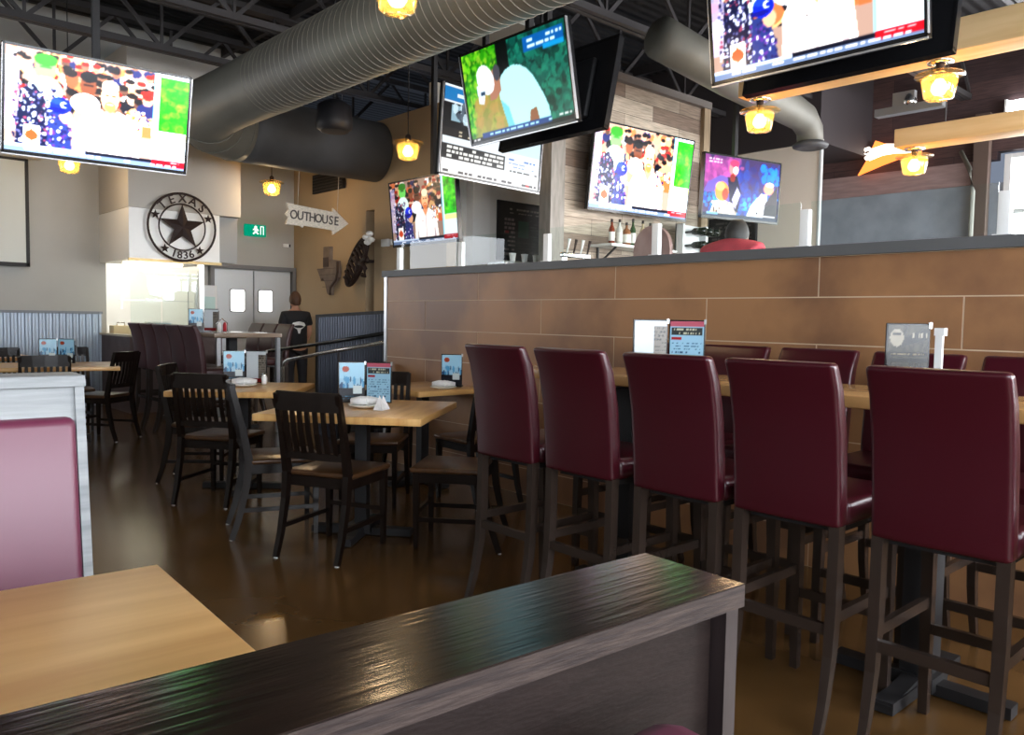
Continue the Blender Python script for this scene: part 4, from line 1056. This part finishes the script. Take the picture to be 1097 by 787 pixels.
skin_body('t_shirt', N, [(0, 1), (1, 2), (2, 3), (3, 4), (3, 5), (5, 6), (3, 7), (7, 8)], M['tshirt'], pr)
N = [(P3(0, 0, .98), (.17, .13)), (P3(-.09, 0, .82), .11), (P3(-.10, .02, .48), .07), (P3(-.10, -.01, .10), .058), (P3(.09, 0, .82), .1), (P3(.11, .01, .48), .07), (P3(.11, -.03, .10), .058)]
skin_body('trousers', N, [(0, 1), (1, 2), (2, 3), (0, 4), (4, 5), (5, 6)], M['trouser'], pr)
b = MB()
yb = -.150
arc = [(-.11, 1.225), (-.085, 1.265), (0, 1.285), (.085, 1.265), (.11, 1.225), (.085, 1.205), (.05, 1.222), (0, 1.227), (-.05, 1.222), (-.085, 1.205)]
b.prism(arc, lambda u, v, d: (u * k_, (yb - d + abs(u) * .3), v * k_), 0, .006)
b.prism([(-.09, 1.20), (-.03, 1.185), (.03, 1.185), (.09, 1.20), (.03, 1.165), (.012, 1.10), (-.012, 1.10), (-.03, 1.165)], lambda u, v, d: (u * k_, (yb - d + abs(u) * .3), v * k_), 0, .006)
b.build('shirt_print', M['white'], pr)
for sx in (-.10, .11): MB().box(sx * k_ - .045, sx * k_ + .045, -.08, .17, 0, .075, b=.02).build('shoe', M['black'], pr)

# seated man in red, back to camera, faces +X
mn = thing('person', (5.62, 3.62, .5), R(-90), 'man with thinning dark hair in a red shirt, seated at the bar, back turned', 'person')
N = [((0, 0, .90), (.16, .12)), ((0, .0, 1.05), (.155, .115)), ((0, .02, 1.22), (.18, .12)), ((0, .03, 1.35), (.14, .095)), ((0, .05, 1.42), .06), ((0, .07, 1.47), .058),
     ((-.20, .03, 1.32), .068), ((-.27, .10, 1.13), .05), ((-.18, .36, 1.10), .033), ((.20, .03, 1.32), .068), ((.27, .10, 1.13), .05), ((.18, .36, 1.10), .033),
     ((-.11, .06, .88), .095), ((-.13, .45, .86), .065), ((-.13, .42, .42), .042), ((-.13, .52, .34), .035), ((.11, .06, .88), .095), ((.13, .45, .86), .065), ((.13, .42, .42), .042), ((.13, .52, .34), .035)]
Ed = [(0, 1), (1, 2), (2, 3), (3, 4), (4, 5), (3, 6), (6, 7), (7, 8), (3, 9), (9, 10), (10, 11), (0, 12), (12, 13), (13, 14), (14, 15), (0, 16), (16, 17), (17, 18), (18, 19)]
hand(N, Ed, 8, (.3, 1, -.1), (1, -.2, 0)); hand(N, Ed, 11, (-.3, 1, -.1), (1, .2, 0))
skin_body('body', N, Ed, M['skin'], mn)
head_mesh('head', (0, .10, 1.475), 0, M['skin'], mn, 1.08)
hair_mesh((0, .095, 1.48), 0, M['hair_dark'], mn, 1.08, bald=1)
N = [((0, 0, .88), (.22, .18)), ((0, .0, 1.05), (.21, .165)), ((0, .02, 1.22), (.235, .165)), ((0, .03, 1.37), (.19, .135)), ((0, .045, 1.43), .085), ((-.20, .03, 1.335), .10), ((-.27, .09, 1.14), .085), ((.20, .03, 1.335), .10), ((.27, .09, 1.14), .085)]
skin_body('shirt', N, [(0, 1), (1, 2), (2, 3), (3, 4), (3, 5), (5, 6), (3, 7), (7, 8)], M['redshirt'], mn)
N = [((0, .02, .90), (.18, .13)), ((-.11, .08, .88), .11), ((-.13, .45, .87), .08), ((-.13, .42, .46), .06), ((.11, .08, .88), .11), ((.13, .45, .87), .08), ((.13, .42, .46), .06)]
skin_body('trousers', N, [(0, 1), (1, 2), (2, 3), (0, 4), (4, 5), (5, 6)], M['trouser'], mn)

# ------------------------------------------------------------------ ramp with rails and dark panel (beyond the tiled wall)
rp = thing('ramp_railing', (4.08, 6.12, 0), 0, 'black pipe handrail descending from the tiled wall end with bright bend', 'railing')
MB().tube([(0, .0, 1.06), (0, 1.0, .93), (0, 1.95, .80), (0, 2.07, .76), (0, 2.10, .70), (0, 2.10, .02)], .019, 10, up=(1, 0, 0)).build('lower_rail', mat('rail_steel', (.50, .48, .44), .25, .8), rp)
MB().tube([(.13, .0, 1.16), (.13, 1.2, 1.02), (.13, 2.7, .86), (.13, 3.5, .77)], .019, 10, up=(1, 0, 0)).build('upper_rail', mat('rail_black', (.03, .03, .03), .25, .6), rp)
for yy, zz in ((.9, .94), (2.4, .89), (3.45, .77)): MB().tube([(.13 if yy > 2.3 else .0, yy, .0), (.13 if yy > 2.3 else .0, yy, zz)], .014, 8).build('post', M['steel_dark'], rp)
dp = thing('ramp_screen_panel', (4.3, 6.12, 0), 0, 'dark corrugated metal panel rising beside the ramp, left of the tiled wall', 'panel')
b = MB()
n_ = 34
pts = []
for k in range(n_ * 4):
    q = k % 4; y = (k // 4) * .05 + (0, .018, .025, .043)[q]
    pts.append((0 if q < 2 else -.014, y, 1.33 - .04 * y))
vs = [(x, y, 0) for x, y, z in pts] + [(x, y, z) for x, y, z in pts]
m_ = len(pts)
b.add(vs, [(i, i + 1, m_ + i + 1, m_ + i) for i in range(m_ - 1)])
b.build('sheet', mat('blue_black_steel', (.045, .05, .065), .35, .5), dp)
MB().beam((0, 0, 1.34), (0, 1.72, 1.275), .05, .03).build('top_cap', M['black'], dp)
MB().beam((0, 1.72, 0), (0, 1.72, 1.29), .04, .04).build('end_post', M['black'], dp)

# ------------------------------------------------------------------ furniture
def make_chair():
    t = thing('dining_chair', (0, 0, 0), 0, '', 'chair')
    W = .19
    MB().box(-.21, .21, -.18, .22, .425, .455, b=.012).build('seat', M['seat_wood'], t)
    MB().box(-.185, .185, .17, .19, .37, .425).box(-.185, .185, -.18, -.16, .37, .425).box(-.19, -.17, -.17, .18, .37, .425).box(.17, .19, -.17, .18, .37, .425).build('apron', M['chair_wood'], t)
    b = MB()
    bk = lambda z: -.195 - (z - .45) * .16 - max(0, z - .65) * .08
    def rail(z0, z1, bow):
        pts = [(x, bk((z0 + z1) / 2) - .022 * (1 - (x / W) ** 2) * bow, (z0 + z1) / 2) for x in (-W, -W / 2, 0, W / 2, W)]
        b.sweep(pts, [(-.011, -(z1 - z0) / 2), (.011, -(z1 - z0) / 2), (.011, (z1 - z0) / 2), (-.011, (z1 - z0) / 2)])
    rail(.785, .885, 1); rail(.525, .565, 1)
    for k in range(7):
        x = -W + (k + 1) * 2 * W / 8; q = .022 * (1 - (x / W) ** 2)
        b.bar([(x, bk(.55) - q, .55), (x, bk(.67) - q - .012, .67), (x, bk(.80) - q, .80)], .026, .012)
    b.build('backrest', M['chair_wood'], t)
    for sx in (-1, 1):
        lg = MB().bar([(sx * W, -.285, 0), (sx * W, -.245, .12), (sx * W, -.205, .30), (sx * W, -.19, .45), (sx * W, bk(.65), .65), (sx * W, bk(.875), .875)], [.024, .028, .032, .034, .030, .026], [.030, .034, .040, .046, .036, .028], up=(0, 1, 0)).build('leg', M['chair_wood'], t)
        MB().lathe([(0, 0), (.012, 0), (.010, .006), (0, .006)], (sx * W, -.285, -.003), 8).build('glide', M['plastic_white'], lg)
        MB().bar([(sx * .18, .185, 0), (sx * .18, .185, .25), (sx * .18, .185, .43)], [.024, .032, .036], [.024, .032, .036], up=(0, 1, 0)).build('leg', M['chair_wood'], t)
    MB().box(-.18, .18, .175, .195, .19, .215).box(-.19, -.17, -.22, .18, .15, .175).box(.17, .19, -.22, .18, .15, .175).build('stretcher', M['chair_wood'], t)
    return t
chair0 = make_chair(); used = [False]
def chair(x, y, face, label, group='slat back chairs'):
    rz = R(face - 90)
    if not used[0]:
        used[0] = True; chair0.location = (x, y, 0.003); chair0.rotation_euler = (0, 0, rz); chair0['label'] = label; chair0['group'] = group; return chair0
    return dup(chair0, (x, y, 0.003), rz, label, group)

def make_stool(vinyl):
    t = thing('bar_stool', (0, 0, 0), 0, '', 'bar stool')
    W = .185
    # back slab: curved padded panel
    prof = [(-.235, .66), (-.245, .80), (-.262, .95), (-.290, 1.08), (-.325, 1.165)]
    bm = bmesh.new(); rings = []
    for k, (y, z) in enumerate(prof):
        th = (.055, .06, .06, .056, .045)[k]
        row = []
        for x, yy in ((-W, 0), (-W * .5, -.006), (0, -.008), (W * .5, -.006), (W, 0)): row.append(bm.verts.new((x, y + yy, z)))
        for x in (W, W * .5, 0, -W * .5, -W): row.append(bm.verts.new((x, y + th, z + .004)))
        rings.append(row)
    for a, c in zip(rings[:-1], rings[1:]):
        for i in range(10): bm.faces.new((a[i], a[(i + 1) % 10], c[(i + 1) % 10], c[i]))
    for rw in (rings[0], rings[-1]):
        for i in range(4): bm.faces.new((rw[i], rw[i + 1], rw[8 - i], rw[9 - i]))
    bmesh.ops.recalc_face_normals(bm, faces=bm.faces[:])
    me = bpy.data.meshes.new('backrest')
    sharp = [e for e in bm.edges if len(e.link_faces) == 2 and e.calc_face_angle() > .9]
    bmesh.ops.bevel(bm, geom=sharp, offset=.018, segments=4, profile=.6, affect='EDGES')
    bm.to_mesh(me); bm.free(); me.materials.append(vinyl)
    for p in me.polygons: p.use_smooth = True
    o = bpy.data.objects.new('backrest', me); C.objects.link(o); o.parent = t
    MB().box(-.19, .19, -.19, .21, .66, .745, b=.025).build('seat', vinyl, t)
    for sx in (-1, 1):
        MB().bar([(sx * .165, -.290, 0), (sx * .165, -.252, .12), (sx * .165, -.224, .26), (sx * .165, -.212, .42), (sx * .165, -.21, .67)], [.022, .026, .030, .033, .033], [.026, .030, .036, .040, .040], up=(0, 1, 0)).build('leg', M['stool_leg'], t)
        MB().bar([(sx * .165, .19, 0), (sx * .165, .185, .3), (sx * .165, .175, .67)], [.028, .034, .038], [.028, .034, .038], up=(0, 1, 0)).build('leg', M['stool_leg'], t)
    for nm, p, q in (('footrest', (-.16, .187, .29), (.16, .187, .29)), ('footrest', (-.16, -.219, .34), (.16, -.219, .34)), ('footrest', (-.165, -.218, .38), (-.165, .18, .38)), ('footrest', (.165, -.218, .38), (.165, .18, .38))):
        MB().beam(p, q, .022, .034).build(nm, M['stool_leg'], t)
    MB().box(-.155, .155, -.17, .17, .635, .66).build('seat_frame', M['black'], t)
    return t
s0 = make_stool(M['maroon'])
SX = 2.59  # stool origin X (seat centre), backs toward -X
near = [(2.635, 'farthest, at the left end of its row'), (2.19, 'second from the left end of its row'), (1.72, 'third from the left, before the folded menus'), (1.29, 'second from the right edge of the picture'), (.83, 'nearest and largest, at the right edge')]
for k, (y, lb) in enumerate(near):
    lb = 'maroon high-back stool, back to us, ' + lb; g = 'maroon stools on the near side of the bar table'
    if k == 0: s0.location = (SX, y, 0); s0.rotation_euler = (0, 0, R(-90)); s0['label'] = lb; s0['group'] = g
    else: dup(s0, (SX, y, 0), R(-90), lb, g)
dup(s0, (SX, .36, 0), R(-90), 'maroon high-back bar stool with its back to us, cut off beyond the right edge', 'maroon stools on the near side of the bar table')
far = [(2.62, 'at the left, just past the menus'), (2.15, 'behind the folded menus'), (1.79, 'left of centre, half showing'), (1.36, 'fully showing before the tiles'), (.98 - .02, 'behind the dark menu'), (.53, 'last at the right edge')]
for y, lb in ((2.68, 'half hidden by the folded menus'), (2.23, 'just right of the folded menus'), (1.795, 'midway, left of the dark menu'), (1.355, 'behind the dark menu holder'), (.92, 'at the right edge')):
    dup(s0, (3.25, y, 0), R(90), 'maroon bar stool across the table against the tiles, ' + lb, 'maroon stools on the far side of the bar table')

def ped_table(name, top, tmat, h, w_, d_, th, label, group, base='cross', pos=(0, 0), rz=0, cols=((0, 0),), pedw=.07):
    t = thing(name, (pos[0], pos[1], 0), rz, label, 'table', group)
    if top == 'round':
        MB().lathe([(0, h - th), (w_ / 2 - .01, h - th), (w_ / 2, h - th + .01), (w_ / 2, h - .008), (w_ / 2 - .01, h), (0, h)], seg=40).build('tabletop', tmat, t)
    else:
        MB().box(-w_ / 2, w_ / 2, -d_ / 2, d_ / 2, h - th, h, b=.006).build('tabletop', tmat, t)
    for cx_, cy_ in cols:
        MB().box(cx_ - pedw / 2, cx_ + pedw / 2, cy_ - pedw / 2, cy_ + pedw / 2, .06, h - th).box(cx_ - .16, cx_ + .16, cy_ - .03, cy_ + .03, h - th - .02, h - th).build('pedestal', M['black'], t)
        b = MB().bar([(cx_ - .3, cy_, .02), (cx_, cy_, .06), (cx_ + .3, cy_, .02)], .06, .03, up=(0, 0, 1)) if base == 'cross' else MB()
        b.beam((cx_ - .3, cy_, .025), (cx_ + .3, cy_, .025), .07, .04).beam((cx_, cy_ - .3, .025), (cx_, cy_ + .3, .025), .07, .04).box(cx_ - .07, cx_ + .07, cy_ - .07, cy_ + .07, .02, .07)
        b.build('base', M['black'], t)
    return t
# bar table: along Y
ped_table('bar_table', 'rect', M['bar_top'], 1.04, .50, 3.2, .045, 'long maple topped bar table between the two rows of maroon stools', 'tables', pos=(2.96, 1.47), cols=((0, .95), (0, -.39), (0, -1.27)), pedw=.10)
# dining tables
ped_table('dining_table', 'rect', M['lightwood'], .75, .93, .93, .04, 'square maple dining table nearest the stools, with menus and napkins', 'tables', pos=(2.52, 4.06), rz=R(40))
ped_table('dining_table', 'rect', M['lightwood'], .75, .85, .85, .04, 'square maple dining table behind the nearest one', 'tables', pos=(2.52, 5.68), rz=R(50))
ped_table('dining_table', 'rect', M['lightwood'], .75, .62, .75, .04, 'small maple dining table against the tiled wall', 'tables', pos=(3.67, 5.05), rz=R(0))
ped_table('dining_table', 'rect', M['lightwood'], .75, 1.1, .9, .04, 'maple dining table at the far left with menus', 'tables', pos=(2.02, 8.95), rz=R(-12))
ped_table('dining_table', 'rect', M['lightwood'], .75, .9, .9, .04, 'maple dining table before the corrugated wainscot', 'tables', pos=(1.75, 10.9), rz=R(5))
# chairs
chair(2.25, 3.88, 26, 'dark slat back chair in front, back to us, at the nearest maple table')
chair(2.20, 4.47, -20, 'dark chair with silver-lit side post, at the left of the nearest maple table')
chair(2.84, 3.58, 130, 'dark chair right of the nearest maple table, by the first maroon stool')
chair(3.02, 4.72, 225, 'brown-lit chair facing us behind the nearest maple table')
chair(2.26, 5.46, 37, 'dark slat back chair with its back to us at the second maple table')
chair(2.42, 6.2, -38, 'dark chair behind, mostly hidden at the left of the second maple table')
chair(3.72, 5.72, 265, 'dark chair at the far side of the small table by the tiles')
chair(3.62, 4.35, 88, 'dark chair at the near side of the small table by the tiles')
chair(2.41, 8.80, 128, 'dark slat chair turned sideways at the right of the far left table')
chair(1.78, 8.30, 80, 'dark slat chair with its back to us at the far left table')
chair(2.32, 9.62, 262, 'dark chair on the far side of the far left table')
chair(1.72, 9.62, 275, 'dark chair facing us between the two far left tables')
chair(1.30, 8.7, 20, 'dark chair at the left end of the far left table')
chair(2.35, 10.9, 180, 'dark chair at the right of the table by the corrugated wainscot')
chair(1.75, 11.6, 268, 'dark chair against the corrugated wainscot')
chair(1.3, 10.3, 60, 'dark chair at the near left of the table by the wainscot')

# far high-top with fan of brownish stools
ped_table('bar_table', 'rect', mat('grey_brown_top', (.30, .22, .16), .2, coat=.3), 1.08, .75, 2.2, .045, 'long far bar table in front of the kitchen doors', 'tables', pos=(3.69, 9.3), cols=((0, .7), (0, -.65)), pedw=.09)  # far tabletop has one even grey-brown base colour under a thin coat
for sx, lb in ((-.325, 'left'), (.335, 'right')):
    o = tag(MB().box(3.69 + sx - .02, 3.69 + sx + .02, 8.205, 8.245, 0, 1.032).build('table_leg_post', M['steel']), 'bright steel post at the %s corner of the far bar table' % lb, 'post')
s1 = make_stool(M['maroon_far'])
fl = ['nearest', 'second nearest', 'middle', 'second farthest', 'farthest']
for k in range(5):
    y = (7.93, 8.31, 8.70, 9.10, 9.50)[k]
    lb = 'brownish maroon bar stool on the left of the far bar table, ' + fl[k]; g = 'brown maroon stools left of the far bar table'
    if k == 0: s1.location = (3.24, y, 0); s1.rotation_euler = (0, 0, R(-90)); s1['label'] = lb; s1['group'] = g
    else: dup(s1, (3.24, y, 0), R(-90), lb, g)
for k in range(3):
    dup(s1, (4.47, 9.5 + k * .40, 0), R(90), 'brown-lit bar stool on the right of the far bar table, ' + ['nearest', 'middle', 'farthest'][k], 'brown stools right of the far bar table')

# ------------------------------------------------------------------ menus, plates, napkins, shakers
def card(seed, kind):
    c = Canvas(40, 54, (.62, .80, .90), seed)
    if kind == 'list':
        c.rect(0, 1, .90, 1, (.75, .35, .42)); c.rect(.05, .95, .72, .88, (.20, .22, .22)); c.lines(2, .08, .92, .73, .87, (.75, .75, .65), .5); c.rect(.04, .34, .64, .69, (.65, .08, .14)); c.lines(9, .07, .93, .05, .60, (.22, .36, .48), .35, .6)
    elif kind == 'photo':
        c.rect(0, 1, .6, 1, (.65, .85, .95)); c.ell(.25, .84, .14, .08, (.65, .25, .15)); c.blobs(20, 0, 1, .35, .6, .08, [(.3, .6, .8), (.1, .25, .4)]); c.rect(0, 1, 0, .34, (.02, .05, .12)); c.rect(.55, .9, .2, .4, (.8, .85, .85)); c.lines(2, .1, .6, .05, .15, (.3, .5, .6), .4)
    elif kind == 'dark':
        c.a[:] = (.20, .19, .15); c.blobs(40, 0, 1, .3, 1, .12, [(.26, .24, .19), (.15, .14, .12)], .5); c.ell(.22, .80, .17, .14, (.55, .52, .45)); c.rect(.12, .32, .84, .88, (.04, .04, .04)); c.poly([(.42, .68), (.46, .82), (.95, .94), (.97, .78)], (.07, .06, .05)); c.lines(1, .5, .95, .78, .9, (.6, .57, .5), .6); c.rect(.02, .98, .52, .58, (.03, .025, .02)); c.rect(.02, .98, .42, .48, (.03, .025, .02)); c.lines(1, .1, .9, .53, .57, (.5, .45, .35), .5); c.rect(0, 1, 0, .34, (.20, .32, .45)); c.lines(5, .06, .94, .03, .32, (.1, .16, .25), .35)
    else:
        c.a[:] = (.80, .83, .85); c.rect(0, 1, 0, .12, (.5, .04, .08)); c.rect(.6, 1, .12, .9, (.45, .42, .38)); c.lines(10, .6, 1, .15, .9, (.15, .14, .13), .4)
    c.a = c.a * .9
    return c
CM = attr_mat('printed_card', None, .25)
def menu(loc, face, kinds, label, w_=.15, h_=.24):
    """folded menu stand: vertical cards in a V; face = direction the cards look toward"""
    t = thing('menu_stand', loc, R(face + 90), label, 'menu', 'menu stands on the tables')
    for k, kd in enumerate(kinds):
        off = (k - (len(kinds) - 1) / 2) * (w_ + .012)
        ang = (k - (len(kinds) - 1) / 2) * .5
        Xf = Matrix.Translation((off, abs(off) * .25, .004)) @ Matrix.Rotation(-ang, 4, 'Z')
        f = MB(Xf).box(-w_ / 2 - .006, w_ / 2 + .006, 0, .010, 0, h_ + .008, b=.002).build('holder', M['tv_black'], t)
        picture('menu_card', card(11 + k, kd), lambda u, v: Xf @ Vector((-w_ / 2 + u * w_, -.0015, .008 + v * (h_ - .006))), CM, f)
        MB(Xf).box(w_ / 2, w_ / 2 + .01, -.005, .012, h_ - .01, h_ + .012).build('corner_clip', M['steel'], f)
    MB().box(-w_ * .5, w_ * .5, .0, .10, 0, .012).build('foot', M['tv_black'], t)
    return t
def napkins(x, y, z, where, n=2):
    p = thing('plate', (x, y, z), 0, 'white side plate ' + where, 'plate', 'side plates')
    MB().lathe([(0, .004), (.055, .004), (.095, .018), (.10, .020), (.097, .014), (.058, 0), (0, 0)], seg=28).build('dish', M['plate'], p)
    for k in range(n):
        a = R(-35)
        o = thing('napkin_roll', (x + .032 * k - .016 * (n - 1), y + .046 * k - .023 * (n - 1), z + .036), a, '%s white rolled napkin on the plate %s' % (['left', 'right', 'third'][k], where), 'napkin', 'rolled napkins')
        MB().tube([(-.085, 0, 0), (-.03, 0, .004), (.03, 0, .004), (.09, 0, .0)], [.016, .024, .022, .013], 10).build('roll', M['napkin'], o)
        MB().tube([(.004, 0, .003), (.016, 0, .003)], .0255, 10).build('band', M['white'], o)
def peaked(x, y, z, where):
    o = thing('folded_napkin', (x, y, z), R(30), 'peaked white folded napkin ' + where, 'napkin')
    MB().add([(-.05, -.03, 0), (.05, -.03, 0), (.045, .03, 0), (-.045, .03, 0), (-.02, 0, .085), (0, .0, .05), (.022, 0, .08)], [(0, 1, 6, 5), (0, 5, 4), (1, 2, 6), (2, 3, 4, 5), (2, 5, 6), (3, 0, 4), (0, 3, 2, 1)]).build('cloth', M['napkin'], o)
TC = -135
menu((2.62, 4.20, .752), 232, ('photo', 'list'), 'folded menu stand with two pale blue pages on the nearest maple table')
napkins(2.52, 4.03, .752, 'on the nearest maple table', 2); peaked(2.53, 3.88, .752, 'beside the plate on the nearest maple table')
menu((2.62, 5.90, .752), 240, ('photo', 'plain'), 'blue menu stand on the second maple table')
napkins(2.52, 5.70, .752, 'on the second maple table', 2)
menu((3.80, 4.86, .752), 222, ('photo',), 'single menu card on the small table by the tiles')
napkins(3.66, 4.78, .752, 'on the small table by the tiles', 1)
menu((2.06, 9.05, .752), 250, ('photo', 'photo'), 'pale blue menu stand on the far left table')
napkins(2.05, 8.86, .752, 'on the far left table', 2)
menu((1.72, 10.95, .752), 250, ('photo', 'photo'), 'pale blue menu stand on the table by the wainscot')
menu((1.45, 10.75, .752), 250, ('plain',), 'white menu card on the table by the wainscot')
menu((2.97, 2.215, 1.042), 222, ('plain', 'list'), 'open menu stand with white and pale blue pages on the near bar table', .15, .235)
menu((2.97, 1.175, 1.042), 218, ('dark',), 'dark grey printed menu in a holder on the near bar table', .135, .235)
o = thing('sign_holder', (3.04, 1.095, 1.042), R(0), 'white plastic upright holder behind the dark menu', 'holder')
MB().box(-.008, .008, -.012, .012, 0, .215).box(-.014, .014, -.020, .014, .205, .232).build('stem', M['plastic_white'], o); MB().box(-.03, .09, -.10, .02, 0, .008).build('foot', M['plastic_white'], o)
napkins(2.88, 2.06, 1.042, 'beside the open menus on the near bar table', 2)
napkins(2.90, 1.0, 1.042, 'beside the dark menu on the near bar table', 1)
o = thing('salt_shaker', (2.72, 5.78, .752), 0, 'small glass salt shaker on the second maple table', 'shaker')
MB().lathe([(0, 0), (.02, 0), (.022, .05), (.016, .07), (0, .07)], seg=12).build('jar', M['white'], o); MB().lathe([(.017, .068), (.017, .085), (0, .09)], seg=12).build('cap', M['chrome'], o)
menu((3.52, 9.0, 1.082), 250, ('photo', 'plain'), 'menu stand on the far bar table near the stools')
menu((3.78, 9.9, 1.082), 250, ('photo',), 'dark menu stand on the far end of the far bar table', .16, .22)
napkins(3.76, 9.35, 1.082, 'on the far bar table', 2)
o = thing('sauce_caddy', (3.52, 8.5, 1.082), 0, 'small wire caddy on the near end of the far bar table', 'caddy')
MB().tube([(-.06, 0, 0), (-.06, 0, .1), (0, 0, .15), (.06, 0, .1), (.06, 0, 0)], .005, 6).box(-.07, .07, -.05, .05, 0, .008).build('rack', M['chrome'], o)
for k, sx in enumerate((-.03, .03)): MB().lathe([(0, .01), (.02, .01), (.02, .08), (.01, .11), (0, .11)], (sx, 0, 0), 10).build('jar', M['redpl'] if k else M['white'], o)
# white monitor above the far bar table
o = thing('point_of_sale_monitor', (4.45, 11.3, 1.0), R(10), 'white backed monitor in front of the kitchen doors', 'monitor')
MB().box(-.17, .17, -.02, .02, .30, .68, b=.012).build('display', M['white'], o)
MB().box(-.13, .13, -.025, -.018, .34, .52).build('panel', mat('pale_green_panel', (.55, .72, .68), .5), o)
MB().box(-.03, .03, 0, .04, .0, .32).build('stand', M['white'], o)
o = tag(MB().box(4.25, 4.7, 11.1, 11.5, 0, 1.0).build('service_stand', M['steel']), 'steel stand carrying the white monitor', 'stand')

# ------------------------------------------------------------------ foreground: booth, table, divider
fg = thing('booth_table', (.58, 1.74, 0), R(-3.5), 'maple booth table in the lower left foreground', 'table')
MB().box(-1.5, 0, -.80, 0, .705, .75, b=.004).build('tabletop', M['maple_x'], fg)
MB().box(-.80, -.72, -.45, -.37, .05, .705).build('pedestal', M['black'], fg)
MB().beam((-1.1, -.41, .025), (-.42, -.41, .025), .07, .05).beam((-.76, -.7, .025), (-.76, -.1, .025), .07, .05).build('base', M['steel_dark'], fg)
# booth bench opposite
bb = thing('booth_bench', (.585, 2.3, 0), R(-3.0), 'booth bench with glossy red back in a greywashed frame, left', 'booth')
ln = Matrix(((1, 0, 0, 0), (0, 1, .16, -.16), (0, 0, 1, 0), (0, 0, 0, 1)))
MB(ln).box(-1.6, -.02, .03, .10, .0, 1.10).build('frame_panel', M['greywash'], bb)
MB(ln).box(-1.62, .004, -.02, .13, 1.085, 1.115, b=.004).build('cap_rail', M['greywash'], bb)
MB(ln).box(-.022, .0, -.015, .125, 0, 1.085).build('end_post', M['greywash'], bb)
MB(ln).box(-1.6, -.022, -.005, .03, .99, 1.085).build('upper_board', M['greywash'], bb)
MB(ln).box(-1.58, -.024, -.035, .03, .42, 1.01, b=.022).build('back_cushion', M['booth_red'], bb)
MB().box(-1.58, -.024, -.55, -.16, .36, .47, b=.03).build('seat_cushion', M['booth_red'], bb)
MB().box(-1.58, -.024, -.52, -.16, 0, .36).build('seat_base', M['greywash'], bb)
# divider with espresso cap
dv = thing('booth_divider', (1.045, .815, 0), R(-3.2), 'dark espresso wood booth divider crossing the foreground', 'booth divider')
MB().box(-2.2, 0, -.19, 0, .872, .90, mi=0).build('cap', M['cap_wood'], dv)
MB().box(-2.2, .001, -.192, -.186, .866, .8985).box(-.004, .0015, -.19, 0, .866, .8985).build('cap_edge', M['cap_edge'], dv)
MB().box(-2.2, -.035, -.16, -.02, 0, .87).build('panel', M['panel_wood'], dv)
MB().box(-.032, -.004, -.185, -.01, 0, .865).build('end_post', mat('end_post_wood', (.03, .021, .021), .35, noise=.3, nscale=6, stretch=(8, 8, 1)), dv)
rb = thing('booth_bench', (.80, .63, 0), R(-3.2), 'red vinyl booth back just peeking up at the bottom right', 'booth')
MB().box(-1.6, .02, -.20, -.03, .42, .800, b=.045).build('back_cushion', M['booth_red'], rb)
MB().box(-1.6, .02, -.60, -.15, .34, .46, b=.03).build('seat_cushion', M['booth_red'], rb)
MB().box(-1.6, .0, -.58, -.04, 0, .34).build('seat_base', M['panel_wood'], rb)
